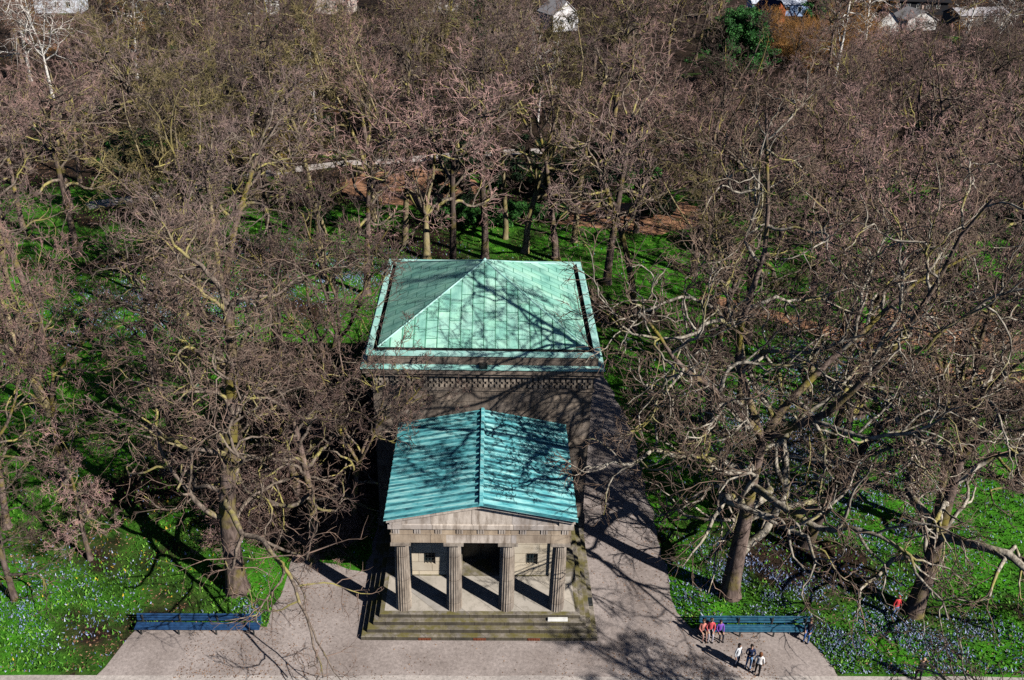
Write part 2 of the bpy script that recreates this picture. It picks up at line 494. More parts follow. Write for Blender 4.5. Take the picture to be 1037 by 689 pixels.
def make_tree_meshes(seed, H=22., rad=0.42, trunk_frac=0.62, clear=0.4, limbs=9, limb_len=0.42, n2=7, n3=7, n4=6,
                     up=0.05, wob=0.2, fork=0, lean=(0, 0), angles=(0.7, 1.25), twig_r=0.014, mats=None, droop=0.0, lowlimbs=0, flare=1.5, limb_r=0.026, fsp=0.38):
    rng = np.random.default_rng(seed)
    mats = mats or ('bark', 'limb', 'twig')
    d0 = np.array([[lean[0], lean[1], 1.0]])
    TL = H*trunk_frac
    P0, R0 = grow(rng, np.zeros((1, 3)), d0, np.array([TL]), np.array([rad]), np.array([rad*0.42]), 9, 0.045, 0.02)
    # root flare
    P0[0, 0, 2] = -0.15
    fl = np.concatenate([P0[:, :1], P0[:, :1]*0.3+P0[:, 1:2]*0.35+P0[:, :1]*0.35, P0[:, 1:]], 1)
    R0 = np.concatenate([R0[:, :1]*flare, R0[:, :1]*1.08, R0[:, 1:]], 1); P0 = fl
    mains = [(P0, R0, np.array([TL]))]
    if fork:
        t0 = P0[:, -1]; td = unit(P0[:, -1]-P0[:, -2])
        az = rng.random()*6.28 + np.arange(fork)*6.28/fork
        sp = fsp
        dd = td*math.cos(sp) + np.stack([np.cos(az), np.sin(az), np.zeros(fork)], -1)*math.sin(sp)
        L = np.full(fork, H*(1-trunk_frac)*1.0)*(0.85+0.3*rng.random(fork))
        Pf, Rf = grow(rng, np.repeat(t0, fork, 0), dd, L, np.full(fork, rad*0.4), np.full(fork, rad*0.1), 8, 0.14, 0.06)
        mains.append((Pf, Rf, L))
    trunk_parts = [tubes(P, Rr, 10 if k == 0 else 8) + (0,) for k, (P, Rr, L) in enumerate(mains)]
    # limbs
    st = []
    if fork:
        st.append(kids(rng, mains[1][0], mains[1][1], mains[1][2], max(3, int(limbs*0.8)), 0.15, 1.0, *angles, 0.62, 0.035, 0.04))
        nl = max(3, limbs//2)
        st.append(kids(rng, P0, R0, np.array([H*limb_len]), nl, clear, 0.98, *angles, 1.0, 0.03, 0.06, 0.3))
    else:
        st.append(kids(rng, P0, R0, np.array([H*limb_len]), limbs, clear, 1.0, *angles, 1.0, limb_r, 0.05, 0.35))
        # leaders
        st.append(kids(rng, P0[:, -2:], R0[:, -2:], np.array([H*(1-trunk_frac)*1.1]), 3, 0.8, 1.0, 0.15, 0.55, 1.0, 0.03, 0.08, 0.1))
    if lowlimbs:
        st.append(kids(rng, P0, R0, np.array([H*limb_len*1.15]), lowlimbs, 0.3, 0.6, 1.2, 1.6, 1.0, 0.017, 0.05, 0.1))
    cat = lambda q: [np.concatenate([s[j] for s in q]) for j in range(4)]
    p, d, L, r = cat(st)
    P1, R1 = grow(rng, p, d, L, r*0.9, np.maximum(r*0.16, 0.02), 16, wob*1.2, up-droop*0.5)
    limb_parts = [tubes(P1, R1, 6) + (0,)]
    p, d, L2, r = kids(rng, P1, R1, L, n2, 0.22, 1.0, 0.5, 1.15, 0.52, 0.024, 0.025)
    P2, R2 = grow(rng, p, d, L2, r, np.maximum(r*0.25, 0.012), 8, wob*1.2, up-droop)
    crown = [tubes(P2, R2, 4) + (0,)]
    p, d, L3, r = kids(rng, P2, R2, L2, n3, 0.40, 1.0, 0.4, 1.05, 0.5, 0.018, twig_r*1.1)
    L3 = np.maximum(L3, 0.5)
    P3, R3 = grow(rng, p, d, L3, r, np.full(len(r), twig_r*0.7), 4, wob*1.2, up*0.6-droop)
    crown.append(tubes(P3, R3, 3) + (1,))
    p, d, L4, r = kids(rng, P3, R3, L3, n4, 0.35, 1.0, 0.3, 0.95, 0.62, 0.012, twig_r*0.75, 0.4)
    L4 = np.maximum(L4, 0.28)
    P4, R4 = grow(rng, p, d, L4, np.full(len(r), twig_r*0.8), np.full(len(r), twig_r*0.35), 2, wob*1.3, up*0.6-droop*1.5)
    crown.append(tubes(P4, R4, 3) + (1,))
    V, Q, mi = join(trunk_parts)
    tm = np_mesh('trunk', V, Q, [MT[mats[0]]], None, True)
    V, Q, mi = join([limb_parts[0]] + [(a, b, c) for a, b, c in crown])
    # keep the big limbs in the crown mesh: pale bark (slot 0) and twigs (slot 1)
    cm = np_mesh('crown', V, Q, [MT[mats[1]], MT[mats[2]]], mi, True)
    return tm, cm

def tree_root(name, meshes, loc, rz=0, scale=1.0, label=None, cat='tree', group=None):
    r = empty(name, loc, rz, label, cat, group); r.scale = (scale,)*3
    link('trunk', meshes[0], r); link('crown', meshes[1], r)
    return r

def leaf_cloud(rng, n, size, clusters, crad, mats, name='crown', flat=0.7):
    """many small leaf quads in uneven clusters"""
    c = clusters[rng.integers(0, len(clusters), n)]
    d = unit(rng.normal(0, 1, (n, 3))); rr = crad*(0.35+0.65*rng.random(n))**0.6
    p = c + d*rr[:, None]*np.array([1, 1, flat])
    nrm = unit(d + rng.normal(0, 0.7, (n, 3)) + np.array([0, 0, 0.5]))
    ref = unit(rng.normal(0, 1, (n, 3)))
    u = unit(np.cross(nrm, ref)); v = np.cross(nrm, u)
    s = size*(0.6+0.8*rng.random(n))[:, None]
    V = np.stack([p-u*s*0.5, p+v*s*0.22, p+u*s*0.5, p-v*s*0.22], 1).reshape(-1, 3)
    Q = np.arange(n*4).reshape(n, 4)
    return V, Q

# ------------------------------------------------------------------ setting: ground and paths
def sheet(name, poly, z, m, kind='structure', th=0.0):
    mb = MB(); mb.add([(x, y, z) for x, y in poly], [tuple(range(len(poly)))])
    o = mb.build(name, m)
    if kind: o['kind'] = kind
    return o

def jitter_edge(pts, step=0.8, amt=0.16):
    out = []
    for (a, b) in zip(pts, pts[1:]+pts[:1]):
        L = math.hypot(b[0]-a[0], b[1]-a[1]); n = max(1, int(L/step))
        for k in range(n):
            t = k/n
            j = amt if k else 0
            out.append((a[0]+(b[0]-a[0])*t+rnd.uniform(-j, j), a[1]+(b[1]-a[1])*t+rnd.uniform(-j, j)))
    return out

g = MB()
g.add([(-3000, -600, 0), (3000, -600, 0), (3000, 5000, 0), (-3000, 5000, 0)], [(0, 1, 2, 3)])
tag(g.build('ground', MT['lawn']), kind='structure')
FORE = [(-20.8, 35.1), (19.9, 35.1), (19.45, 37.2), (18.9, 38.9), (12.4, 38.9), (11.75, 40.2), (11.65, 60), (10.4, 67.5), (9.6, 72), (-6.9, 72), (-6.9, 47.9), (-7.2, 43.5), (-9.2, 44.2), (-11.95, 44.9), (-12.3, 38.9), (-19.6, 38.9)]
sheet('gravel_path', jitter_edge(FORE), 0.004, MT['gravel'])
sheet('promenade', jitter_edge([(-300, 20), (300, 20), (300, 35.4), (-300, 35.4)], 3.0, 0.06), 0.008, MT['palepath'])
def strip(name, pts, w, z, m):
    pts = [np.array(p) for p in pts]
    L, Rr = [], []
    for k, p in enumerate(pts):
        a = pts[max(0, k-1)]; b = pts[min(len(pts)-1, k+1)]
        d = (b-a)/np.linalg.norm(b-a); nrm = np.array([-d[1], d[0]])
        ww = w*(0.85+0.3*rnd.random())
        L.append(p+nrm*ww/2); Rr.append(p-nrm*ww/2)
    mb = MB(); v = [(*p, z) for p in L]+[(*p, z) for p in Rr]; n = len(pts)
    mb.add(v, [(k, n+k, n+k+1, k+1) for k in range(n-1)])
    o = mb.build(name, m); o['kind'] = 'structure'; return o
strip('woodland_path', [(-49, 107.5), (-42, 111.5), (-37, 116), (-29, 122), (-20, 126.5), (-13, 128), (-6, 130.7), (2, 133), (10, 134.5)], 2.7, 0.004, MT['palepath'])
strip('side_path', [(22, 84), (30, 79), (36, 74.3), (40, 70.5), (48, 67), (60, 64), (90, 60)], 2.6, 0.004, MT['litter'])
LIT = [[(-17, 112), (-13, 109.5), (-6, 110.5), (-1.5, 113), (-1, 118), (-3, 124), (-10, 125.5), (-17, 122), (-20, 117)],
       [(34, 76), (44, 73), (52, 74), (50, 80), (40, 82)],
       [(8, 104), (20, 101), (30, 106), (26, 113), (12, 112)]]
for poly in LIT:
    sheet('leaf_litter', jitter_edge(poly, 0.9, 0.5), 0.0085, MT['litter'])

def in_poly(x, y, poly):
    c = np.zeros(len(x), bool); j = len(poly)-1
    for i in range(len(poly)):
        xi, yi = poly[i]; xj, yj = poly[j]
        cond = ((yi > y) != (yj > y)) & (x < (xj-xi)*(y-yi)/(yj-yi+1e-12)+xi)
        c ^= cond; j = i
    return c

def scatter(n, y0, y1, pad=6):
    """points in the wedge of ground the photograph could see"""
    y = y0 + (y1-y0)*RNG.random(n)**1.25
    hw = 0.60*y*0.88/1.0 + 0.56*19*0.5 + pad
    x = (RNG.random(n)*2-1)*hw + 0.03*y
    ok = ~in_poly(x, y, FORE) & (y > 35.55)
    for poly in LIT: ok &= ~in_poly(x, y, poly) | (RNG.random(n) < 0.12)
    return x[ok], y[ok]

_ph = RNG.random((6, 3))*6.28
def soft(x, y, s):
    return (np.sin(x*s+_ph[0, 0]+1.7*np.sin(y*s*0.7+_ph[1, 0])) + np.sin(y*s*1.3+_ph[2, 0]+1.5*np.sin(x*s*0.9+_ph[3, 0])) + np.sin((x+y)*s*2.1+_ph[4, 0]))/3

def blades(n, y0, y1, size, sizez, m, name, keep=None, lift=0.0):
    x, y = scatter(n, y0, y1)
    if keep is not None:
        k = keep(x, y); x, y = x[k], y[k]
    n = len(x)
    a = RNG.random(n)*6.28; w = size*(0.6+0.8*RNG.random(n)); h = sizez*(0.5+RNG.random(n))
    lx, ly = RNG.normal(0, 0.5, n)*h, RNG.normal(0, 0.5, n)*h
    z0 = np.full(n, lift)
    p0 = np.stack([x-np.cos(a)*w, y-np.sin(a)*w, z0], -1); p1 = np.stack([x+np.cos(a)*w, y+np.sin(a)*w, z0], -1)
    p2 = np.stack([x+lx, y+ly, z0+h], -1)
    V = np.stack([p0, p1, p2], 1).reshape(-1, 3)
    o = link(name, np_mesh(name, V, np.arange(n*3).reshape(n, 3), [m]))
    o['kind'] = 'stuff'
    return o
grassm = leafm('grass blades', (0.025, 0.085, 0.010), (0.06, 0.20, 0.014), (0.16, 0.34, 0.04))
blades(190000, 35.6, 118, 0.06, 0.16, grassm, 'grass', lambda x, y: RNG.random(len(x)) < np.clip(0.5+0.75*soft(x, y, 0.45), 0.06, 1), -0.01)
bluem = leafm('scilla flowers', (0.09, 0.14, 0.32), (0.22, 0.29, 0.50), (0.46, 0.50, 0.66))
PATCH = [(25, 38.0, 6, 2.0, 1.0), (16, 43, 6, 3, .75), (22, 41.5, 5, 3, .6), (-27, 41, 5, 3, .3), (-10.9, 43.0, 0, 0, 0), (-31, 80, 8, 5, 1.0), (-24, 82, 5, 3.5, .9), (24, 62, 7, 6, .9),
         (-14, 89, 8, 5, 1.0), (32, 69, 6, 5, 1.0), (27, 50, 6, 5, .6), (-13.4, 40.5, .8, 1.2, .7), (36, 66, 4, 3, .6), (-22, 92, 6, 5, .7), (26, 55, 8, 5, .9)]
def bluek(x, y):
    d = np.zeros(len(x))
    for cx, cy, rx, ry, s in PATCH:
        if s: d = np.maximum(d, s*np.exp(-((x-cx)/rx)**2-((y-cy)/ry)**2))
    d *= np.clip(0.55+1.0*soft(x, y, 1.1), 0, 1)
    return RNG.random(len(x)) < d + 0.008
blades(700000, 35.6, 98, 0.042, 0.11, bluem, 'blue_flowers', bluek, 0.0)
litm = leafm('fallen leaves', (0.07, 0.04, 0.025), (0.20, 0.105, 0.06), (0.36, 0.22, 0.13))
blades(150000, 35.6, 135, 0.07, 0.06, litm, 'fallen_leaves', lambda x, y: RNG.random(len(x)) < np.clip(0.3-0.75*soft(x, y, 0.45)+0.004*(y-50), 0.04, 1), 0.0)
def path_leaves(n):
    x = RNG.random(n)*33-16.5; y = 35.2+RNG.random(n)**1.5*30
    k = in_poly(x, y, FORE) & ~((abs(x) < 7) & (y > 37.8)) & (RNG.random(n) < np.clip(0.15+0.5*soft(x, y, 0.8)+0.1*(abs(x)-6), 0.03, 1))
    x, y = x[k], y[k]; n = len(x); a = RNG.random(n)*6.28; w = 0.035*(0.6+RNG.random(n))
    z = np.full(n, 0.012)
    V = np.stack([np.stack([x-np.cos(a)*w, y-np.sin(a)*w, z], -1), np.stack([x+np.cos(a)*w, y+np.sin(a)*w, z+0.02], -1), np.stack([x-np.sin(a)*w*1.3, y+np.cos(a)*w*1.3, z+0.015], -1)], 1).reshape(-1, 3)
    o = link('scattered_leaves', np_mesh('scattered_leaves', V, np.arange(n*3).reshape(n, 3), [litm])); o['kind'] = 'stuff'
path_leaves(16000)
yelm = leafm('yellow flowers', (0.5, 0.36, 0.02), (0.6, 0.42, 0.05))
blades(40000, 36, 60, 0.05, 0.14, yelm, 'yellow_flowers', lambda x, y: RNG.random(len(x)) < 0.10*np.exp(-((x+21)/3)**2-((y-46)/4)**2)+0.001, 0.0)

# ------------------------------------------------------------------ the mausoleum
YC = 47.78 + 6.7
mz = empty('mausoleum', (0, 0, 0), 0, 'stone mausoleum with green copper pyramid roof and four columned portico', 'mausoleum')
st = MB()
for k in range(4):
    q = 0.31*k
    st.bevbox(-6.75+q*1.05, 6.75-q*1.05, 37.93+q, 47.6-0.003*k, 0 if k == 0 else 0.275*k-0.004, 0.275*(k+1), 0.02)
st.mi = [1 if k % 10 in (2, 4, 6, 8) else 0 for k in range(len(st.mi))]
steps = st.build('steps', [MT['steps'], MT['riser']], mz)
fl = MB(); fl.box(-5.5, 5.5, 39.12, 42.0, 1.098, 1.106); fl.build('porch_floor', MT['porchfloor'], mz)
for x in (-3.13, 0.0, 3.1):
    v = MB(); v.box(x-0.36, x+0.36, 37.90, 37.96, 0.03, 0.2)
    for j in range(5): v.box(x-0.3+j*0.14, x-0.26+j*0.14, 37.885, 37.91, 0.04, 0.19)
    v.build('air_vent', MT['rust'], mz)
h = MB(); h.bevbox(6.25, 6.72, 40.4, 41.0, 0.27, 0.42, 0.03); h.build('hatch_box', MT['dark'], mz)
h = MB(); h.bevbox(3.9, 5.05, 38.60, 38.84, 0.83, 0.95, 0.02); tag(h.build('marble_slab', MT['marble']), 'pale marble slab lying on the steps before the right column', 'slab')
# columns
for x in (-4.41, -1.5, 1.5, 4.41):
    c = MB()
    c.lathe([(0.46, 1.1), (0.455, 1.6), (0.445, 2.8), (0.425, 4.0), (0.40, 5.2), (0.375, 5.86)], 40, x, 39.49, 0.085)
    co = c.build('column', MT['column'], mz)
    cp = MB()
    cp.lathe([(0.385, 5.862), (0.40, 5.9), (0.46, 5.98), (0.53, 6.05), (0.54, 6.07)], 32, x, 39.49)
    cp.box(x-0.55, x+0.55, 38.94, 40.04, 6.072, 6.238)
    cp.build('capital', MT['column'], co)
# entablature on three sides
en = MB()
en.box(-4.92, -1.9, 39.05, 39.95, 6.24, 6.83); en.box(-1.898, 1.95, 39.046, 39.95, 6.24, 6.83, 1); en.box(1.952, 4.92, 39.05, 39.95, 6.24, 6.83)
en.box(-4.96, 4.96, 39.01, 39.97, 6.832, 6.88)           # taenia
en.box(-4.90, 4.90, 39.07, 39.95, 6.882, 7.27)           # frieze
for sx in (-1, 1):
    a, b2 = sorted((sx*4.92, sx*4.1))
    en.box(a, b2, 39.953, 47.76, 6.24, 6.83)
    a, b2 = sorted((sx*4.96, sx*4.1)); en.box(a, b2, 39.973, 47.76, 6.832, 6.88)
    a, b2 = sorted((sx*4.90, sx*4.1)); en.box(a, b2, 39.953, 47.76, 6.882, 7.27)
ent = en.build('entablature', [MT['oldstone'], MT['palestone']], mz)
for k in range(9):
    tg = MB()
    x = -4.62 + k*4.62/4
    for j in (-1, 0, 1): tg.box(x+j*0.13-0.048, x+j*0.13+0.048, 39.02, 39.075, 6.884, 7.24)
    tg.box(x-0.2, x+0.2, 39.005, 39.07, 7.242, 7.268)
    tg.build('triglyph', MT['palestone'], ent)
cn = MB(); cn.bevbox(-5.06, 5.06, 38.93, 39.6, 7.272, 7.6, 0.04)
for sx in (-1, 1):
    a, b2 = sorted((sx*5.12, sx*4.2)); cn.box(a, b2, 39.603, 47.76, 7.272, 7.596)
    a, b2 = sorted((sx*4.95, sx*4.25)); cn.box(a, b2, 38.9, 47.76, 7.598, 8.02)
cn.build('cornice', MT['palestone'], mz)
dj = MB(); dj.box(-1.6, -1.15, 42.63, 43.7, 1.108, 5.3); dj.box(1.15, 1.6, 42.63, 43.7, 1.108, 5.3); dj.box(-1.6, 1.6, 42.63, 43.7, 5.302, 5.6); dj.box(-4.0, 4.0, 43.6, 43.7, 1.1, 1.12); dj.build('door_recess', MT['oldstone'], mz)
ceil = MB(); ceil.box(-4.1, 4.1, 39.96, 42.1, 6.9, 7.1); ceil.build('porch_ceiling', MT['palestone'], mz)
pd = MB(); pd.prism([(-4.95, 7.602), (4.95, 7.602), (4.95, 7.95), (0, 8.97), (-4.95, 7.95)], 39.02, 39.5)
ped = pd.build('pediment', MT['palestone'], mz)
rk = MB()
sl = (9.31-8.25)/5.17
for sx in (-1, 1):
    rk.prism([(0, 8.90), (0, 9.25), (sx*5.1, 9.25-sl*5.1), (sx*5.1, 8.90-sl*5.1)][::sx], 38.72, 39.015)
rk.build('raking_cornice', MT['palestone'], ped)
# portico roof
pr = MB()
for sx in (-1, 1):
    pr.prism([(0, 9.252), (0, 9.32), (sx*5.2, 9.32-sl*5.2), (sx*5.2, 9.252-sl*5.2)][::sx], 38.49, 47.77)
nb = 17
for k in range(nb):
    y = 38.56 + k*(47.6-38.56)/(nb-1)
    for sx in (-1, 1):
        x0, x1 = sx*0.12, sx*5.2
        z0, z1 = 9.318-sl*0.12, 9.318-sl*5.2
        w, hh = 0.10, 0.125
        vs = [(x0, y-w, z0), (x0, y+w, z0), (x1, y+w, z1), (x1, y-w, z1), (x0, y-w*.55, z0+hh), (x0, y+w*.55, z0+hh), (x1, y+w*.55, z1+hh), (x1, y-w*.55, z1+hh)]
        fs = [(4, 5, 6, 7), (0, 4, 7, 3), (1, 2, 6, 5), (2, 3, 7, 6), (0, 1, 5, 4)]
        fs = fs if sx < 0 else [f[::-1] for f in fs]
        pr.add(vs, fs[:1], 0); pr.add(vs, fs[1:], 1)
pr.prism([(-0.13, 9.28), (0.13, 9.28), (0.09, 9.49), (-0.09, 9.49)], 38.47, 47.76)
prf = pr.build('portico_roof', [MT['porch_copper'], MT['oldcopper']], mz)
fn = MB(); fn.box(-5.24, 5.24, 47.66, 47.775, 8.9, 9.15)
# portico walls with doorway and windows
pw = MB()
def wallx(mb, x0, x1, y0, y1, z0, z1, holes):
    xs = sorted({x0, x1, *[h_ for q in holes for h_ in q[:2]]}); zs = sorted({z0, z1, *[h_ for q in holes for h_ in q[2:]]})
    for a, b2 in zip(xs, xs[1:]):
        for c_, d_ in zip(zs, zs[1:]):
            if any(q[0] <= a and b2 <= q[1] and q[2] <= c_ and d_ <= q[3] for q in holes): continue
            mb.box(a, b2, y0, y1, c_, d_)
HO = [(-3.42, -2.72, 1.92, 2.8), (2.72, 3.42, 1.92, 2.8), (-1.14, 1.14, 1.1, 5.2)]
wallx(pw, -4.55, 4.55, 42.12, 42.62, 1.1, 6.9, HO)
for sx in (-1, 1):
    a, b2 = sorted((sx*4.55, sx*4.05)); pw.box(a, b2, 42.622, 47.77, 0.9, 6.9)
    a, b2 = sorted((sx*4.72, sx*4.12)); pw.box(a, b2, 41.98, 42.6, 1.108, 6.23)       # antae
    a, b2 = sorted((sx*1.42, sx*1.145)); pw.box(a, b2, 42.04, 42.13, 1.108, 5.42)     # door surround
pw.box(-1.42, 1.42, 42.04, 42.13, 5.2, 5.46)
por = pw.build('portico_wall', MT['porchwall'], mz)
for x in (-3.07, 3.07):
    w = MB(); w.box(x-0.35, x+0.35, 42.3, 42.36, 1.92, 2.8); wf = w.build('window', MT['glass'], por)
    w = MB()
    for j in range(4): w.box(x-0.3+j*0.2-0.015, x-0.3+j*0.2+0.015, 42.2, 42.23, 1.92, 2.8)
    for j in range(3): w.box(x-0.35, x+0.35, 42.19, 42.205, 2.06+j*0.28, 2.09+j*0.28)
    w.build('grille', MT['dark'], wf)
dr = MB()
for sx in (-1, 1):
    a, b2 = sorted((sx*0.02, sx*1.12)); dr.box(a, b2, 43.5, 43.58, 1.12, 5.1)
    for zz in (1.4, 2.6, 3.8):
        a, b2 = sorted((sx*0.2, sx*0.95)); dr.bevbox(a, b2, 43.44, 43.51, zz, zz+1.0, 0.05)
dro = dr.build('door', MT['dark'], mz)
for sx in (-1, 1):
    hb = MB(); hb.lathe([(0.03, 2.2), (0.045, 2.28), (0.03, 2.36)], 10, sx*0.12, 43.42); hb.build('handle', MT['rust'], dro)
# main block
HW = 6.7
wl = MB()
wl.box(-HW-0.15, HW+0.15, YC-HW-0.15, YC+HW+0.15, 0, 0.9)
wl.box(-HW, HW, YC-HW, YC+HW, 0.9, 10.75)
wl.build('main_wall', MT['wallstone'], mz)
fr = MB()
fr.box(-HW-0.1, HW+0.1, YC-HW-0.1, YC+HW+0.1, 10.752, 10.95)
fr.box(-HW+0.02, HW-0.02, YC-HW+0.02, YC+HW-0.02, 10.952, 11.75)
fr.box(-HW-0.12, HW+0.12, YC-HW-0.12, YC+HW+0.12, 11.752, 11.9)
fro = fr.build('frieze', MT['wallstone'], mz)
kb = MB()
def keypat(mb, side):
    n = 40
    for k in range(n):
        c = -HW+0.17 + k*(2*HW-0.34)/(n-1)
        for (du, z0, z1, w) in ((0, 11.40, 11.73, .11), (.08, 11.22, 11.42, .05), (.0, 10.98, 11.2, .10)):
            a, b2 = c+du-w, c+du+w
            if side == 'f': mb.box(a, b2, YC-HW-0.07, YC-HW+0.03, z0, z1)
            elif side == 'l': mb.box(-HW-0.07, -HW+0.03, YC+a, YC+b2, z0, z1)
            else: mb.box(HW-0.03, HW+0.07, YC+a, YC+b2, z0, z1)
for s_ in 'flr': keypat(kb, s_)
kb.build('dentil_band', MT['column'], fro)
cr = MB()
cr.box(-7.05, 7.05, YC-7.05, YC+7.05, 11.902, 12.15)
cr.box(-7.22, 7.22, YC-7.22, YC+7.22, 12.152, 12.50)
cr.build('cornice', MT['wallstone'], mz)
ed = MB()
HE = 7.3
v = [(-HE, YC-HE, 12.502), (HE, YC-HE, 12.502), (HE, YC+HE, 12.502), (-HE, YC+HE, 12.502),
     (-HE, YC-HE, 12.575), (HE, YC-HE, 12.575), (HE, YC+HE, 12.575), (-HE, YC+HE, 12.575),
     (-6.93, YC-6.93, 12.64), (6.93, YC-6.93, 12.64), (6.93, YC+6.93, 12.64), (-6.93, YC+6.93, 12.64)]
f = [(0, 3, 2, 1), (8, 9, 10, 11)]
for k in range(4):
    n = (k+1) % 4; f += [(k, n, 4+n, 4+k), (4+k, 4+n, 8+n, 8+k)]
ed.add(v, f)
ed.build('eave_flashing', MT['copper'], mz)
at = MB()
at.ring(6.9, YC, 6.9, 12.642, 13.24, 0.24)
at.box(-6.655, 6.655, YC-6.655, YC+6.655, 12.642, 12.85)
att = at.build('attic', MT['wallstone'], mz)
cpg = MB(); cpg.ring(6.97, YC, 6.97, 13.242, 13.45, 0.32); cpg.build('coping', MT['copper'], att)
# pyramid roof: four faces, a solid body, its edge painted dark as the gutter's shade
HR, ZR, ZA = 6.34, 13.47, 16.48
rb = MB()
e = 0.30
v = [(-HR, YC-HR, ZR-e), (HR, YC-HR, ZR-e), (HR, YC+HR, ZR-e), (-HR, YC+HR, ZR-e), (-HR, YC-HR, ZR), (HR, YC-HR, ZR), (HR, YC+HR, ZR), (-HR, YC+HR, ZR), (0, YC, ZA)]
rb.add(v, [(4, 5, 8), (6, 7, 8)], 0); rb.add(v, [(5, 6, 8), (7, 4, 8)], 1)
rb.add(v, [(0, 1, 5, 4), (1, 2, 6, 5), (2, 3, 7, 6), (3, 0, 4, 7), (0, 3, 2, 1)], 4)
# hip rolls
for (sx, sy) in ((-1, -1), (1, -1), (1, 1), (-1, 1)):
    a = Vector((sx*HR, YC+sy*HR, ZR)); b2 = Vector((0, YC, ZA))
    P = np.array([[list(a), list(b2)]]); V, Q = tubes(P, np.full((1, 2), 0.055), 6); rb.add(V.tolist(), Q.tolist(), 2)
# standing seams up the slopes
gx = -HR
ns = 18
for k in range(1, ns):
    c = -HR + 2*HR*k/ns
    zt = ZA - (ZA-ZR)*abs(c)/HR
    for s_ in range(4):
        if s_ == 0: a, b2 = (c, YC-HR, ZR), (c, YC-abs(c), zt)
        elif s_ == 1: a, b2 = (c, YC+HR, ZR), (c, YC+abs(c), zt)
        elif s_ == 2: a, b2 = (-HR, YC+c, ZR), (-abs(c), YC+c, zt)
        else: a, b2 = (HR, YC+c, ZR), (abs(c), YC+c, zt)
        if s_ >= 2: continue
        V, Q = tubes(np.array([[a, b2]], float), np.full((1, 2), 0.028), 4); rb.add(V.tolist(), Q.tolist(), 3)
MT['seam'] = simple('copper seams', (0.05, 0.20, 0.13), (0.10, 0.30, 0.21), 2, 0.6, 0.3, 0)
roof = rb.build('main_roof', [MT['roof_fb'], MT['roof_lr'], MT['copper'], MT['seam'], MT['dark']], mz)
fi = MB(); fi.lathe([(0.16, ZA-0.1), (0.14, ZA+0.04), (0.06, ZA+0.12), (0.02, ZA+0.16)], 12, 0, YC); fi.build('finial', MT['copper'], roof)
sc = MB(); sc.box(-0.25, 0.25, YC-7.31, YC-6.81, 12.60, 12.82); sc.build('scupper', MT['dark'], att)

# ------------------------------------------------------------------ benches
def bench(x0, x1, y, m, label):
    r = empty('park_bench', ((x0+x1)/2, y, 0), 0, label, 'bench', 'long park benches')
    def P(mb, n, mm, par): return mb.build(n, mm, par)
    s = MB()
    for k in range(3): s.bevbox(x0, x1, y-0.30+k*0.19, y-0.30+k*0.19+0.165, 0.42+0.006*k, 0.47+0.006*k, 0.012)
    P(s, 'seat', m, r)
    b = MB()
    for k in range(3):
        z = 0.55+k*0.15; yy = y+0.30+k*0.045
        b.bevbox(x0, x1, yy, yy+0.045, z, z+0.125, 0.012)
    P(b, 'backrest', m, r)
    n = 4
    for k in range(n):
        x = x0+0.35+(x1-x0-0.7)*k/(n-1)
        f = MB()
        f.box(x-0.04, x+0.04, y-0.27, y-0.20, 0, 0.418); f.box(x-0.04, x+0.04, y+0.18, y+0.25, 0, 0.418)
        f.box(x-0.04, x+0.04, y-0.199, y+0.179, 0.34, 0.417)
        f.prism([(x-0.035, 0.38), (x+0.035, 0.38), (x+0.035, 0.98), (x-0.035, 0.98)], y+0.252, y+0.298)
        P(f, 'frame', MT['iron'], r)
    return r
bench(-19.6, -12.55, 38.55, MT['bench_blue'], 'long dark blue slatted bench at the lawn edge under the left oak')
bench(12.75, 19.35, 38.55, MT['bench_teal'], 'long teal slatted bench at the lawn edge with people sitting at its ends')

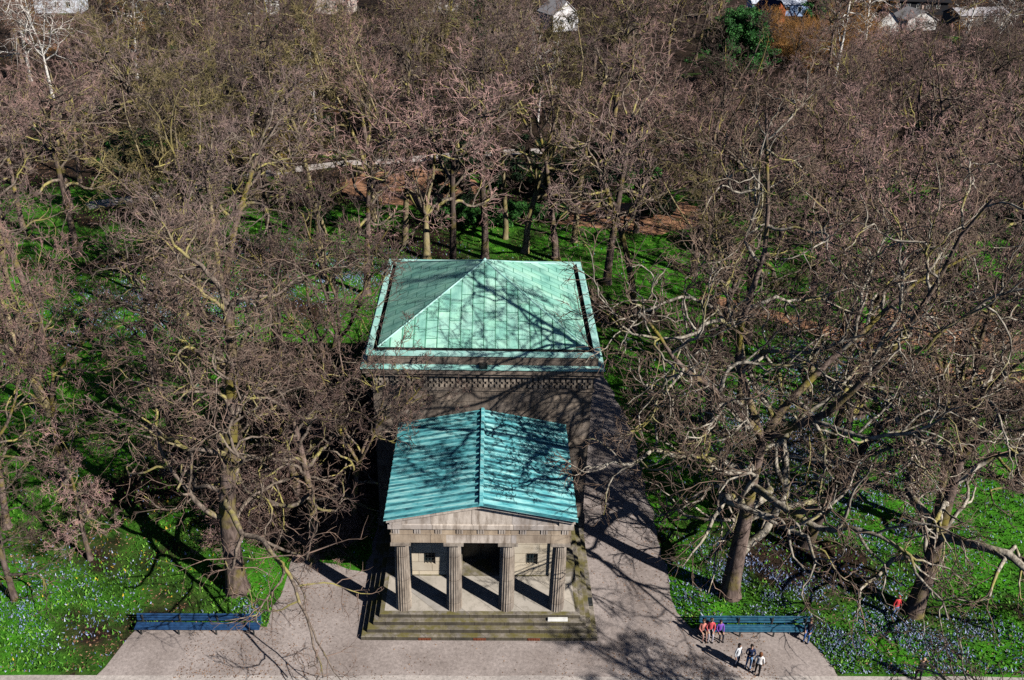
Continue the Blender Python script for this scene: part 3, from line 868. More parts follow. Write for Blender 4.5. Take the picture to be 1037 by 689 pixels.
# ------------------------------------------------------------------ people
def flat(name, c, rough=0.85): return simple(name, tuple(q*0.85 for q in c), c, 6, rough, 0.15, 0.15)
SKIN = flat('skin', (0.55, 0.33, 0.24), 0.6)
def person(loc, rz, top, legs, hair, label, shoes=(0.03, 0.03, 0.03), pose='stand', hgt=1.7, sleeves=True, longhair=False, bag=None, skirt=False):
    s = hgt/1.72
    root = empty('person', loc, rz, label, 'person')
    sit = pose == 'sit'
    pz = 0.52 if sit else 0.92
    V = []; E = []; Rd = []
    def add(p, r, par=None):
        V.append(p); Rd.append(r if isinstance(r, tuple) else (r, r))
        if par is not None: E.append((par, len(V)-1))
        return len(V)-1
    # facing -Y in local space
    pel = add((0, 0, pz), (0.155, 0.11))
    wst = add((0, -0.005, pz+0.18), (0.135, 0.095), pel)
    chs = add((0, 0.0, pz+0.38), (0.165, 0.11), wst)
    shl = add((0, 0.01, pz+0.50), (0.12, 0.085), chs)
    nek = add((0, 0.0, pz+0.585), 0.055, shl)
    jaw = add((0, -0.02, pz+0.66), (0.066, 0.075), nek)
    hed = add((0, -0.012, pz+0.73), (0.076, 0.092), jaw)
    crn = add((0, 0.0, pz+0.80), (0.055, 0.065), hed)
    for sx in (-1, 1):
        sh = add((sx*0.185, 0.01, pz+0.475), 0.062, shl)
        if pose == 'sit':
            el = add((sx*0.235, -0.05, pz+0.20), 0.047, sh); wr = add((sx*0.16, -0.27, pz+0.12), 0.032, el); ha = add((sx*0.13, -0.35, pz+0.115), (0.038, 0.022), wr)
            fd = Vector((-0.2*sx, -1, -0.15))
        elif pose == 'fold':
            el = add((sx*0.25, -0.02, pz+0.20), 0.047, sh); wr = add((sx*0.09, -0.23, pz+0.24), 0.032, el); ha = add((sx*0.02, -0.26, pz+0.25), (0.036, 0.022), wr)
            fd = Vector((-sx, -0.25, 0.1))
        else:
            el = add((sx*0.245, 0.03, pz+0.20), 0.047, sh); wr = add((sx*0.25, -0.06, pz-0.03), 0.032, el); ha = add((sx*0.245, -0.085, pz-0.11), (0.038, 0.022), wr)
            fd = Vector((-0.05*sx, -0.2, -1))
        fd.normalize()
        side = Vector((0, 1, 0)).cross(fd) if abs(fd.y) < 0.8 else Vector((1, 0, 0)); side.normalize()
        hp = Vector(V[ha])
        for j, ln in enumerate((0.075, 0.085, 0.08, 0.062)):
            b0 = hp + side*(j-1.5)*0.021 + fd*0.02
            k1 = add(tuple(b0+fd*0.03), 0.0095, ha)
            k2 = add(tuple(b0+fd*(0.03+ln*0.55)+Vector((0, 0.006, -0.006))), 0.0088, k1)
            add(tuple(b0+fd*(0.02+ln)+Vector((0, 0.016, -0.012))), 0.007, k2)
        th = hp + side*(-sx*0.04)
        k1 = add(tuple(th+fd*0.0), 0.011, ha); add(tuple(th+fd*0.045-side*sx*0.012), 0.009, k1)
        hip = add((sx*0.09, 0, pz-0.06), (0.098, 0.1), pel)
        if sit:
            kn = add((sx*0.11, -0.43, pz+0.01), 0.066, hip); cf = add((sx*0.11, -0.45, 0.30), 0.058, kn); an = add((sx*0.115, -0.44, 0.09), 0.042, cf); to = add((sx*0.125, -0.60, 0.045), (0.042, 0.036), an)
        else:
            wk = 0.09*sx if pose == 'walk' else 0.02*sx
            kn = add((sx*0.10, -0.03-wk, 0.49), 0.063, hip); cf = add((sx*0.105, -0.01-wk*0.6, 0.34), 0.058, kn); an = add((sx*0.11, 0.02-wk, 0.085), 0.042, cf); to = add((sx*0.13, -0.15-wk, 0.042), (0.042, 0.036), an)
    me = bpy.data.meshes.new('body_skeleton'); me.from_pydata(V, E, [])
    ob = bpy.data.objects.new('body_skeleton', me); COL.objects.link(ob)
    sk = ob.modifiers.new('skin', 'SKIN'); sk.use_smooth_shade = True
    for k, d in enumerate(me.skin_vertices[0].data):
        d.radius = Rd[k]; d.use_root = (k == 0)
    sb = ob.modifiers.new('sub', 'SUBSURF'); sb.levels = 1; sb.render_levels = 1
    dg = bpy.context.evaluated_depsgraph_get()
    bm_ = bpy.data.meshes.new_from_object(ob.evaluated_get(dg))
    bpy.data.objects.remove(ob)
    bm_.name = 'body'
    bm_.materials.clear()
    TOP, LEG, SHO = flat('top cloth', top), flat('leg cloth', legs), flat('shoe', shoes)
    for m in (SKIN, TOP, LEG, SHO): bm_.materials.append(m)
    for p in bm_.polygons:
        c = p.center; ax = abs(c.x)
        mi = 0
        if sit:
            if c.z < 0.10: mi = 3
            elif c.z < pz+0.10 and not (c.z > pz+0.075 and c.y < -0.2 and ax < 0.22): mi = 2
            elif c.z < pz+0.565 and not (c.y < -0.28): mi = 1
        else:
            inarm = ax > 0.2 or c.y < -0.16
            if c.z < 0.09: mi = 3
            elif inarm and c.z < pz+0.0 and pose != 'fold' and c.z > 0.6: mi = 0
            elif c.z < pz+0.02 and not (ax > 0.2): mi = 2
            elif c.z < pz+0.565: mi = 0 if (pose == 'fold' and c.y < -0.235) else 1
        p.material_index = mi
        p.use_smooth = True
    bo = link('body', bm_, root)
    # face: nose, eyes, mouth; ears
    hz = pz+0.725
    def lc(mb, n_, m_, sm=False):
        o = mb.build(n_, m_, None, sm); o.parent = root; return o
    EYE, LIP = flat('eye', (0.03, 0.03, 0.03)), flat('lip', (0.4, 0.13, 0.12))
    fm = MB()
    fm.add([(-0.016, -0.098, hz-0.03), (0.016, -0.098, hz-0.03), (0, -0.128, hz-0.028), (0, -0.1, hz+0.015)], [(0, 1, 2), (0, 2, 3), (1, 3, 2), (0, 3, 1)], 0)
    lc(fm, 'nose', SKIN)
    for sx in (-1, 1):
        fm = MB(); fm.box(sx*0.03-0.012, sx*0.03+0.012, -0.103, -0.09, hz+0.004, hz+0.016); lc(fm, 'eye', EYE)
        fm = MB(); fm.lathe([(0.012, hz-0.03), (0.02, hz), (0.014, hz+0.025)], 6, sx*0.08, 0.0, 0, 0); lc(fm, 'ear', SKIN)
    fm = MB(); fm.box(-0.022, 0.022, -0.10, -0.088, hz-0.062, hz-0.052); lc(fm, 'mouth', LIP)
    hm = MB()
    prof = [(0.088, -0.035), (0.1, 0.0), (0.098, 0.04), (0.075, 0.085), (0.03, 0.11), (0.004, 0.114)]
    if longhair: prof = [(0.07, -0.2), (0.095, -0.12)] + prof
    hm.lathe([(r, hz+0.01+z) for r, z in prof], 14, 0, 0.024, 0.04)
    lc(hm, 'hair', flat('hair', hair, 0.7), True)
    if bag:
        b = MB(); b.bevbox(0.20, 0.34, -0.22, 0.16, pz-0.28, pz+0.0, 0.05)
        V2, Q2 = tubes(np.array([[(0.27, -0.15, pz-0.03), (0.26, -0.05, pz+0.25), (0.19, 0.0, pz+0.52), (0.24, 0.1, pz+0.2), (0.27, 0.12, pz-0.03)]], float), np.full((1, 5), 0.014), 5)
        b.add(V2.tolist(), Q2.tolist())
        bg = b.build('handbag', flat('bag leather', bag))
        bg.matrix_world = Matrix.Translation(loc) @ Matrix.Rotation(rz, 4, 'Z') @ Matrix.Scale(s, 4)
        tag(bg, 'dark shoulder bag carried by the brown haired woman in the white jacket', 'bag')
    root.scale = (s, s, s)
    return root
def fixp(o): return o
person((14.35, 36.15, 0.004), R(35), (0.62, 0.64, 0.70), (0.06, 0.07, 0.11), (0.015, 0.012, 0.012), 'black haired person in a pale jacket, leftmost of the three standing on gravel', pose='stand', hgt=1.66, longhair=True)
person((14.98, 36.0, 0.004), R(-10), (0.015, 0.025, 0.07), (0.12, 0.26, 0.50), (0.02, 0.014, 0.012), 'person in a navy jacket and light blue jeans standing on the gravel', (0.16, 0.08, 0.05), 'fold', 1.74)
person((15.35, 35.5, 0.008), R(160), (0.72, 0.70, 0.72), (0.012, 0.012, 0.016), (0.18, 0.075, 0.035), 'brown haired person in a white jacket and black trousers carrying a bag', pose='walk', hgt=1.72, longhair=True, bag=(0.07, 0.05, 0.05))
person((12.85, 38.32, 0.0), R(8), (0.60, 0.22, 0.19), (0.30, 0.17, 0.15), (0.10, 0.05, 0.03), 'person in a salmon pink top at the far left end of the teal bench', pose='sit', hgt=1.64)
person((13.3, 38.34, 0.0), R(-6), (0.55, 0.08, 0.10), (0.36, 0.33, 0.38), (0.5, 0.35, 0.2), 'person in a bright red top sitting second on the teal bench', pose='sit', hgt=1.76)
person((13.85, 38.32, 0.0), R(5), (0.18, 0.07, 0.42), (0.02, 0.02, 0.03), (0.02, 0.015, 0.012), 'dark haired person in a purple top sitting third on the teal bench', pose='sit', hgt=1.6)
person((19.05, 38.30, 0.0), R(-30), (0.05, 0.045, 0.06), (0.05, 0.12, 0.34), (0.45, 0.26, 0.2), 'person in dark top and blue jeans alone at the right bench end', pose='sit', hgt=1.8)
person((24.75, 39.9, 0.0), R(15), (0.58, 0.05, 0.06), (0.14, 0.22, 0.42), (0.25, 0.06, 0.04), 'person in a red top and blue jeans leaning beside the thick tree', pose='stand', hgt=1.68)
person((24.2, 35.15, 0.008), R(200), (0.018, 0.018, 0.022), (0.02, 0.02, 0.03), (0.45, 0.30, 0.2), 'fair haired person all in black at the edge of the promenade', pose='walk', hgt=1.72)

# ------------------------------------------------------------------ trees
T = {}
def variant(k, **kw): T[k] = make_tree_meshes(**kw)
# forest variants
FK = dict(n2=7, n3=6, n4=3, twig_r=0.027)
variant('a', seed=1, H=25, trunk_frac=0.64, clear=0.55, limbs=9, **FK)
variant('b', seed=2, H=24, trunk_frac=0.50, clear=0.6, limbs=8, fork=3, up=0.06, mats=('bark', 'limb', 'twig_dark'), **FK)
variant('c', seed=3, H=26, trunk_frac=0.68, clear=0.62, limbs=10, limb_len=0.34, up=0.07, mats=('bark', 'limb', 'twig_grey'), **FK)
variant('d', seed=4, H=23, trunk_frac=0.42, clear=0.7, limbs=8, fork=4, up=0.05, wob=0.24, **FK)
variant('e', seed=5, H=24, trunk_frac=0.6, clear=0.5, limbs=10, limb_len=0.42, wob=0.25, lean=(0.08, 0), mats=('bark', 'limb', 'twig_dark'), **FK)
variant('f', seed=6, H=22, trunk_frac=0.34, clear=0.8, limbs=8, fork=3, up=0.06, mats=('olive', 'limb', 'twig_olive'), **FK)
# broad oaks for the lawn in front
variant('oak1', seed=21, limb_r=0.019, flare=1.3, H=21, rad=0.5, trunk_frac=0.62, clear=0.36, limbs=11, limb_len=0.56, n2=9, n3=7, n4=4, twig_r=0.018, wob=0.27, up=0.0, angles=(0.9, 1.5), lowlimbs=3, mats=('bark', 'palelimb', 'twig_oak'))
variant('oak2', seed=22, limb_r=0.019, flare=1.3, H=20, rad=0.48, trunk_frac=0.55, clear=0.36, limbs=10, limb_len=0.58, n2=9, n3=7, n4=4, twig_r=0.018, wob=0.27, up=0.01, angles=(0.85, 1.45), fork=2, lowlimbs=3, mats=('bark', 'palelimb', 'twig_oak'))
variant('oak3', seed=23, limb_r=0.020, flare=1.25, H=20, rad=0.54, trunk_frac=0.50, clear=0.5, limbs=10, limb_len=0.55, n2=9, n3=7, n4=4, twig_r=0.018, wob=0.26, up=0.02, lean=(0.10, 0.02), angles=(0.8, 1.4), fork=3, lowlimbs=3, mats=('bark', 'palelimb', 'twig_oak'))
variant('mast', seed=36, H=24, rad=0.36, flare=1.35, trunk_frac=0.8, clear=0.7, limbs=9, limb_len=0.24, up=0.08, mats=('olive', 'limb', 'twig_grey'), n2=6, n3=5, n4=3, twig_r=0.027)
variant('mast2', seed=37, H=24, rad=0.33, flare=1.35, trunk_frac=0.55, clear=0.9, limbs=6, limb_len=0.24, fork=2, fsp=0.25, up=0.08, wob=0.16, mats=('olive', 'limb', 'twig'), n2=6, n3=5, n4=3, twig_r=0.027)
variant('oakL', seed=29, limb_r=0.016, flare=1.35, H=24, rad=0.6, trunk_frac=0.78, clear=0.30, limbs=15, limb_len=0.42, n2=9, n3=7, n4=4, twig_r=0.018, wob=0.27, up=0.0, angles=(0.85, 1.4), lowlimbs=4, mats=('bark', 'limb', 'twig_oak'))
variant('oakR', seed=27, limb_r=0.019, flare=1.3, H=22, rad=0.46, trunk_frac=0.42, clear=0.55, limbs=12, limb_len=0.5, n2=9, n3=7, n4=4, twig_r=0.018, wob=0.25, up=0.03, fork=4, fsp=0.66, angles=(0.7, 1.35), lowlimbs=1, mats=('bark', 'palelimb', 'twig_oak'))
variant('slim', seed=31, H=25, rad=0.40, trunk_frac=0.74, clear=0.66, limbs=10, limb_len=0.30, up=0.06, mats=('bark', 'limb', 'twig_grey'), **FK)
variant('vee', seed=32, H=22, rad=0.46, trunk_frac=0.22, clear=0.9, limbs=10, fork=2, up=0.08, wob=0.13, mats=('olive', 'limb', 'twig'), **FK)
variant('olive', seed=33, H=20, rad=0.34, trunk_frac=0.5, clear=0.5, limbs=8, fork=3, mats=('olive', 'olive', 'twig_olive'), **FK)
variant('young', seed=34, H=12, rad=0.2, trunk_frac=0.6, clear=0.3, limbs=9, limb_len=0.36, n2=7, n3=6, n4=5)
variant('birch', seed=41, H=21, rad=0.25, trunk_frac=0.8, clear=0.25, limbs=14, limb_len=0.30, n2=8, n3=7, n4=6, droop=0.12, up=0.08, angles=(0.5, 0.95), mats=('birch', 'birch', 'twig_orange'), wob=0.16)
variant('birch2', seed=42, H=20, rad=0.26, trunk_frac=0.35, clear=0.8, limbs=10, n2=8, n3=7, n4=6, fork=3, droop=0.08, up=0.08, mats=('birch', 'birch', 'twig_pale'), wob=0.16)

PLACED = []
def place(name, var, x, y, s, rz, label, cat='tree', group=None, lean=(0, 0)):
    r = tree_root(name, T[var], (x, y, 0), rz, s, label, cat, group)
    r.rotation_euler = (Matrix.Rotation(lean[1], 3, 'Y') @ Matrix.Rotation(lean[0], 3, 'X') @ Matrix.Rotation(rz, 3, 'Z')).to_euler()
    PLACED.append((x, y)); return r

# trees one can tell apart, near to far
H_ = [
 ('oak_tree', 'oakL', -14.7, 41.9, 1.0, 3.3, 'tall spreading oak with thick dark trunk behind the dark blue bench'),
 ('bare_tree', 'young', -27.6, 41.0, 1.0, 1.0, 'small pale leaning tree at the left edge of the front lawn'),
 ('bare_tree', 'vee', -33.8, 61.0, 1.0, 2.0, 'forked tree leaning left over the sunny lawn at the left edge'),
 ('bare_tree', 'slim', -37.6, 69.0, 0.86, 0.2, 'straight slim mossy trunk rising from the sunny left lawn'),
 ('bare_tree', 'c', -24.0, 76.5, 0.95, 1.2, 'dark trunked tree beside the blue flower patch left of the roof'),
 ('bare_tree', 'olive', -31.0, 82.5, 1.1, 0.6, 'olive green mossy tree left of the blue flower patch'),
 ('bare_tree', 'f', -26.8, 84.0, 0.98, 2.6, 'low forking mossy tree behind the blue flower patch'),
 ('bare_tree', 'a', -11.9, 83.5, 0.9, 3.3, 'reddish straight tree just left of the pyramid roof'),
 ('bare_tree', 'vee', -6.5, 92.8, 1.08, 1.55, 'tree forking in a wide vee behind the left roof corner'),
 ('bare_tree', 'slim', -0.1, 93.2, 1.04, 2.2, 'tall straight dark trunk directly behind the roof peak'),
 ('bare_tree', 'olive', 4.4, 95.0, 1.22, 1.2, 'mossy olive tree just right of the roof peak'),
 ('bare_tree', 'b', 7.8, 93.2, 1.0, 0.3, 'tree with three upswept stems behind the right half of the roof'),
 ('bare_tree', 'a', 12.7, 87.0, 1.04, 5.0, 'stout brown tree behind the right roof corner'),
 ('bare_tree', 'c', 14.0, 76.5, 0.9, 4.1, 'brown tree right of the pyramid roof beside the gravel lane'),
 ('oak_tree', 'oakR', 15.3, 41.7, 1.28, 4.3, 'big crooked oak right behind the teal bench'),
 ('oak_tree', 'oak1', 21.4, 46.4, 0.9, 4.0, 'oak with mossy trunk foot on the blue flowered right lawn'),
 ('oak_tree', 'oak3', 26.1, 40.3, 1.05, 0.7, 'thick grey tree leaning right near the person in red'),
 ('bare_tree', 'e', 17.9, 60.5, 0.88, 2.1, 'broad tree on the right lawn beside the main block'),
 ('bare_tree', 'f', 21.0, 63.0, 0.92, 0.5, 'low forking tree with mossy stems on the right lawn'),
 ('bare_tree', 'd', 30.5, 62.0, 0.98, 3.5, 'many stemmed tree before the brown path on the right'),
 ('bare_tree', 'slim', 45.3, 73.0, 0.9, 4.4, 'slim yellowish trunk among the crowns at far right'),
 ('bare_tree', 'b', 39.0, 53.0, 0.95, 1.1, 'bare tree at the right edge behind the leaning grey tree'),
 ('bare_tree', 'a', 24.5, 74.5, 0.98, 0.9, 'pinkish crowned tree above the brown side path'),
 ('bare_tree', 'd', 33.5, 84.0, 0.96, 5.6, 'dense pinkish crown right of the roof beyond the side path'),
 ('bare_tree', 'b', 22.3, 89.5, 1.0, 4.7, 'pinkish tree between the roof corner and the brown litter patch'),
 ('bare_tree', 'e', 47.0, 62.0, 0.95, 2.9, 'wide bare tree by the end of the brown side path'),
 ('bare_tree', 'c', -20.7, 64.0, 0.82, 5.2, 'narrow bare tree in the shaded strip left of the main block'),
 ('bare_tree', 'e', -17.6, 55.0, 0.78, 1.7, 'twisted bare tree left of the portico roof'),
 ('bare_tree', 'd', -29.0, 52.0, 0.75, 0.8, 'low pinkish bare crown in the middle of the left lawn'),
 ('bare_tree', 'b', -46.0, 78.0, 0.95, 2.3, 'bare tree at the left edge behind the straight slim trunk'),
 ('bare_tree', 'a', -44.0, 92.0, 0.95, 3.0, 'bare tree in the left background before the pale woodland path'),
 ('bare_tree', 'f', -18.5, 98.0, 1.05, 1.9, 'upswept tree in front of the orange litter slope'),
 ('bare_tree', 'c', -29.5, 95.0, 1.0, 0.1, 'tall bare tree between the flower patch and the woodland path'),
 ('bare_tree', 'olive', -13.5, 104.0, 1.2, 3.9, 'mossy stemmed tree standing on the orange litter slope'),
]
for (nm, v, x, y, s, rz, lb) in H_:
    gp = 'oaks on the front lawns' if nm == 'oak_tree' else 'bare trees around the mausoleum'
    place(nm, v, x, y, s, rz, lb, 'tree', gp, {15.3: (0.09, -0.13), 21.4: (0, 0.2), 26.1: (0, 0.1), -33.8: (0, -0.28)}.get(x, (0, 0)))
# more bare trees; last an oak beyond the lower edge, shading the forecourt
for (nm, v, x, y, s, rz, lb) in (
  ('bare_tree', 'e', -23.5, 58.0, .72, 4.5, 'wide low bare crown left of the shaded hedge'),
  ('bare_tree', 'mast2', -38.5, 58.0, .85, 0.7, 'tall thin trunk leaning at the far left edge beside the forked tree'),
  ('bare_tree', 'mast', -41.0, 72.5, .90, 2.7, 'bare mossy mast of a tree left of the straight slim trunk'),
  ('bare_tree', 'mast', -22.0, 71.0, .92, 1.7, 'tall mossy bare trunk rising through the crowns left of the main block'),
  ('bare_tree', 'mast2', -28.5, 78.5, .95, 0.3, 'high forked mossy trunk at the near side of the blue flower patch'),
  ('bare_tree', 'mast', -9.2, 97.0, 1.0, 4.3, 'tall mossy trunk between the wide vee and the litter slope'),
  ('bare_tree', 'mast2', 2.2, 99.0, 1.0, 5.3, 'high forked mossy trunk close behind the roof peak, slightly to its right'),
  ('bare_tree', 'mast', 10.2, 98.5, 1.0, 3.1, 'tall mossy trunk behind the right half of the pyramid roof'),
  ('bare_tree', 'mast', -17.0, 88.0, .95, 0.2, 'tall mossy trunk left of the pyramid roof beyond its left corner'),
  ('bare_tree', 'mast', 27.5, 66.0, .92, 2.2, 'tall mossy trunk among the crowns below the brown side path'),
  ('bare_tree', 'mast2', 30.2, 47.5, .95, 4.1, 'dark forked trunk just behind the leaning grey tree'),
  ('bare_tree', 'young', -24.5, 44.5, .85, 3.5, 'small bare tree on the front lawn just left of the tall spreading oak'),
  ('bare_tree', 'b', -31.0, 47.5, .60, 3.5, 'short dark bare tree behind the small pale leaning tree'),
  ('bare_tree', 'young', -20.0, 51.0, 1.0, 2.2, 'small bare tree on the lawn behind the tall spreading oak'),
  ('bare_tree', 'c', -27.5, 66.0, .80, 0.9, 'grey twigged bare tree in the middle of the sunny left lawn'),
  ('bare_tree', 'e', -10.6, 44.7, .74, 5.6, 'crooked bare tree at the front corner of the shaded hedge'),
  ('bare_tree', 'd', -8.3, 46.8, .64, 1.0, 'bare tree close against the left wall of the portico'),
  ('bare_tree', 'b', -8.8, 52.5, .80, 0.4, 'bare tree close against the front left corner of the main block'),
  ('bare_tree', 'd', -12.0, 48.5, .86, 5.0, 'tangled bare tree at the portico side of the shaded hedge'),
  ('bare_tree', 'b', -11.2, 57.0, .82, 2.9, 'tangled bare tree rising from the shaded hedge near the main block'),
  ('bare_tree', 'b', 30.5, 51.5, .90, 2.0, 'bare tree behind the thick leaning grey tree'),
  ('bare_tree', 'd', 25.5, 55.0, .85, 0.2, 'many stemmed bare tree in the middle of the right lawn'),
  ('bare_tree', 'e', 35.5, 44.5, .90, 5.2, 'bare tree at the right edge beside the thick leaning grey tree'),
  ('bare_tree', 'c', 18.3, 69.0, .85, 1.0, 'narrow bare tree close to the far end of the right gravel lane'),
  ('bare_tree', 'e', 39.0, 60.5, .95, 0.7, 'bare tree with a leaning crown below the brown side path')):
    place(nm, v, x, y, s, rz, lb, 'tree', 'bare trees around the mausoleum')
place('oak_tree', 'oak3', 25.0, 22.0, 0.86, 1.0, 'oak on the promenade reaching in over the lower right corner', 'tree', 'oaks on the front lawns')

# birches
for (v, x, y, s, rz, lb) in (('birch2', -75, 160, 1.15, 0, 'white trunked birch at upper left with many pale stems'), ('birch', -84, 172, 1.2, 1, 'orange twigged birch at the upper left corner'),
                             ('birch', -66, 176, 1.1, 2.4, 'slender white birch right of the many stemmed pale birch'), ('birch2', 8.2, 150, 0.8, 2, 'single white birch trunk above the roof peak'),
                             ('birch', 69, 184, 1.25, 3, 'tall orange birch left of the small white gabled hut'), ('birch', 79, 196, 1.1, 4, 'orange twigged birch beside the tall orange birch'),
                             ('birch2', 112, 206, 1.15, 5, 'white stemmed birch at the upper right corner'), ('birch', 101, 201, 1.0, 0.7, 'slim white birch left of the upper right corner birch'),
                             ('birch', -27, 143, 0.85, 3.6, 'pale birch beyond the woodland path in the middle left')):
    place('birch_tree', v, x, y, s, rz, lb, 'birch', 'birches')

# pines: trunk and needle crown in tiers
def pine(x, y, H, seed, label, wide=0.23):
    rng = np.random.default_rng(seed)
    r = empty('pine_tree', (x, y, 0), 0, label, 'pine', 'evergreen conifers')
    P, Rr = grow(rng, np.zeros((1, 3)), np.array([[0, 0, 1.0]]), np.array([H*0.97]), np.array([0.35]), np.array([0.05]), 8, 0.03, 0.02)
    V, Q = tubes(P, Rr, 8)
    n = 110; t = 0.12+0.86*rng.random(n)
    az = rng.random(n)*6.28; L = H*wide*(1.05-t)**0.6*(0.7+0.5*rng.random(n))
    i = (t*8).astype(int).clip(0, 7)
    st_ = P[0][i]+(P[0][i+1]-P[0][i])*(t*8-i)[:, None]
    P1, R1 = grow(rng, st_, np.stack([np.cos(az), np.sin(az), 0.1+0.5*t], -1), L, np.full(n, 0.07), np.full(n, 0.02), 5, 0.1, 0.05)
    V1, Q1 = tubes(P1, R1, 4)
    Va, Qa, _ = join([(V, Q, 0), (V1, Q1, 0)])
    link('trunk', np_mesh('trunk', Va, Qa, [MT['bark']], None, True), r)
    cl = P1[:, 2:, :].reshape(-1, 3)
    V, Q = leaf_cloud(rng, 42000, 0.38, cl, 0.95, None, flat=0.6)
    link('crown', np_mesh('crown', V, Q, [MT['pine']]), r)
    PLACED.append((x, y)); return r
pine(46.2, 176, 15.0, 3, 'dark green pine standing out of the bare wood at upper right', 0.62)
PINEV = (46.2, 176, 26, 8)
pine(60.5, 262, 22, 4, 'blue green conifer at the top edge left of the blue shed')
pine(84, 246, 17, 6, 'dark conifer behind the orange birches')
pine(-4.0, 214, 15, 5, 'dark conifer deep in the middle wood')

# evergreen shrubs
def evergreen(x, y, rx, ry, h, seed, label, n=14000, size=0.22, m='evergreen', name='evergreen_shrub'):
    rng = np.random.default_rng(seed)
    r = empty(name, (x, y, 0), 0, label, 'shrub', 'evergreen shrubs')
    k = 22
    a = rng.random(k)*6.28; q = np.sqrt(rng.random(k))
    cl = np.stack([np.cos(a)*q*rx, np.sin(a)*q*ry, 0.45+(h-0.9)*rng.random(k)*(1-0.5*q)], -1)
    V, Q = leaf_cloud(rng, n, size, cl, 0.75, None, flat=0.8)
    link('foliage', np_mesh('foliage', V, Q, [MT[m]]), r)
    P, Rr = grow(rng, np.zeros((k, 3)), cl+np.array([0, 0, .4]), np.linalg.norm(cl, axis=1), np.full(k, 0.05), np.full(k, 0.015), 4, 0.15, 0.05)
    V, Q = tubes(P, Rr, 4)
    link('stem', np_mesh('stem', V, Q, [MT['bark']], None, True), r)
    PLACED.append((x, y)); return r
evergreen(-2.6, 103, 3.2, 1.8, 3.2, 1, 'broad dark evergreen bush behind the tall dark trunk')
evergreen(2.8, 104, 2.8, 1.8, 3.4, 2, 'bright green bush between the trunks above the roof peak')
evergreen(7.2, 105.5, 2.4, 1.6, 2.6, 3, 'low evergreen bush right of the mossy olive tree')
evergreen(-20.5, 103, 2.0, 1.5, 2.2, 4, 'small evergreen bush left of the orange litter slope')
evergreen(21, 121, 3, 2, 3, 5, 'yellow green bush in the shade right of the middle wood')
evergreen(-52, 132, 3.5, 2.5, 3.2, 6, 'evergreen bush beyond the woodland path at left')

MT['yew'] = leafm('dark yew needles', (0.005, 0.012, 0.006), (0.010, 0.028, 0.010), (0.02, 0.06, 0.016))
yews = [(9.5, 112, 3.4, 2.6, 7), (3.5, 117, 3.6, 2.8, 8), (-4.5, 110, 3.0, 2.2, 6), (14.5, 118, 3.4, 2.6, 7), (9, 127, 4, 3, 8), (20, 108, 3, 2.4, 5), (-3, 124, 3.4, 2.6, 7), (26, 97, 2.8, 2.2, 4.5),
        (-48, 120, 3.4, 2.6, 5), (-62, 128, 3.6, 2.6, 6), (-40, 138, 3.5, 2.6, 6), (-26, 137, 3, 2.4, 5.5), (34, 118, 3.4, 2.8, 6), (46, 104, 3.4, 2.6, 5), (55, 124, 3.6, 2.8, 6), (62, 102, 3.2, 2.6, 5), (40, 138, 3.6, 2.8, 6), (23, 135, 3.6, 2.8, 6), (-56, 86, 3, 2.2, 3.6), (68, 140, 4, 3, 6), (48, 90, 2.8, 2.2, 4)]
for k_, (x_, y_, a_, b_, h_) in enumerate(yews):
    sd_ = 'behind the roof peak' if -8 < x_ < 16 else 'in the left wood' if x_ < 0 else 'in the right wood'
    o_ = evergreen(x_, y_, a_, b_, h_, 70+k_, 'tall nearly black yew bush standing in shade among the trunks '+sd_, 15000, 0.30, 'yew', 'yew_bush')
    o_['group'] = 'dark yew bushes '+sd_
    PLACED.pop()
# twiggy deciduous shrubs
def shrub_meshes(seed, h=2.6, n=34, mats=('limb', 'twig')):
    rng = np.random.default_rng(seed)
    az = rng.random(n)*6.28; tilt = 0.15+0.75*rng.random(n)
    d = np.stack([np.cos(az)*np.sin(tilt), np.sin(az)*np.sin(tilt), np.cos(tilt)], -1)
    L = h*(0.7+0.5*rng.random(n))
    st_ = np.stack([np.cos(az), np.sin(az), np.zeros(n)], -1)*0.25*rng.random((n, 1))
    P1, R1 = grow(rng, st_, d, L, np.full(n, 0.035), np.full(n, 0.012), 6, 0.16, 0.0)
    p, d, L2, r = kids(rng, P1, R1, L, 9, 0.2, 1, 0.4, 1.0, 0.5, 0.016, 0.012)
    P2, R2 = grow(rng, p, d, L2, r, np.full(len(r), 0.008), 4, 0.22, 0.02)
    p, d, L3, r = kids(rng, P2, R2, L2, 7, 0.2, 1, 0.4, 1.0, 0.6, 0.012, 0.009)
    P3, R3 = grow(rng, p, d, np.maximum(L3, 0.2), r, np.full(len(r), 0.006), 2, 0.25, 0.02)
    V, Q = tubes(P1, R1, 4)
    V2, Q2, _ = join([tubes(P2, R2, 3)+(0,), tubes(P3, R3, 3)+(0,)])
    return np_mesh('stem', V, Q, [MT[mats[0]]], None, True), np_mesh('crown', V2, Q2, [MT[mats[1]]], None, True)
SH = [shrub_meshes(50+k) for k in range(3)]
SHY = shrub_meshes(60, 3.0, 36, ('limb', 'twig_yellow'))
SHO = shrub_meshes(61, 3.2, 40, ('limb', 'twig_orange'))
def shrub(ms, x, y, s, label, group='bare shrubs'):
    r = empty('bare_shrub', (x, y, 0), rnd.random()*6.28, label, 'shrub', group); r.scale = (s, s, s)
    link('stem', ms[0], r); link('crown', ms[1], r); return r
k = 0
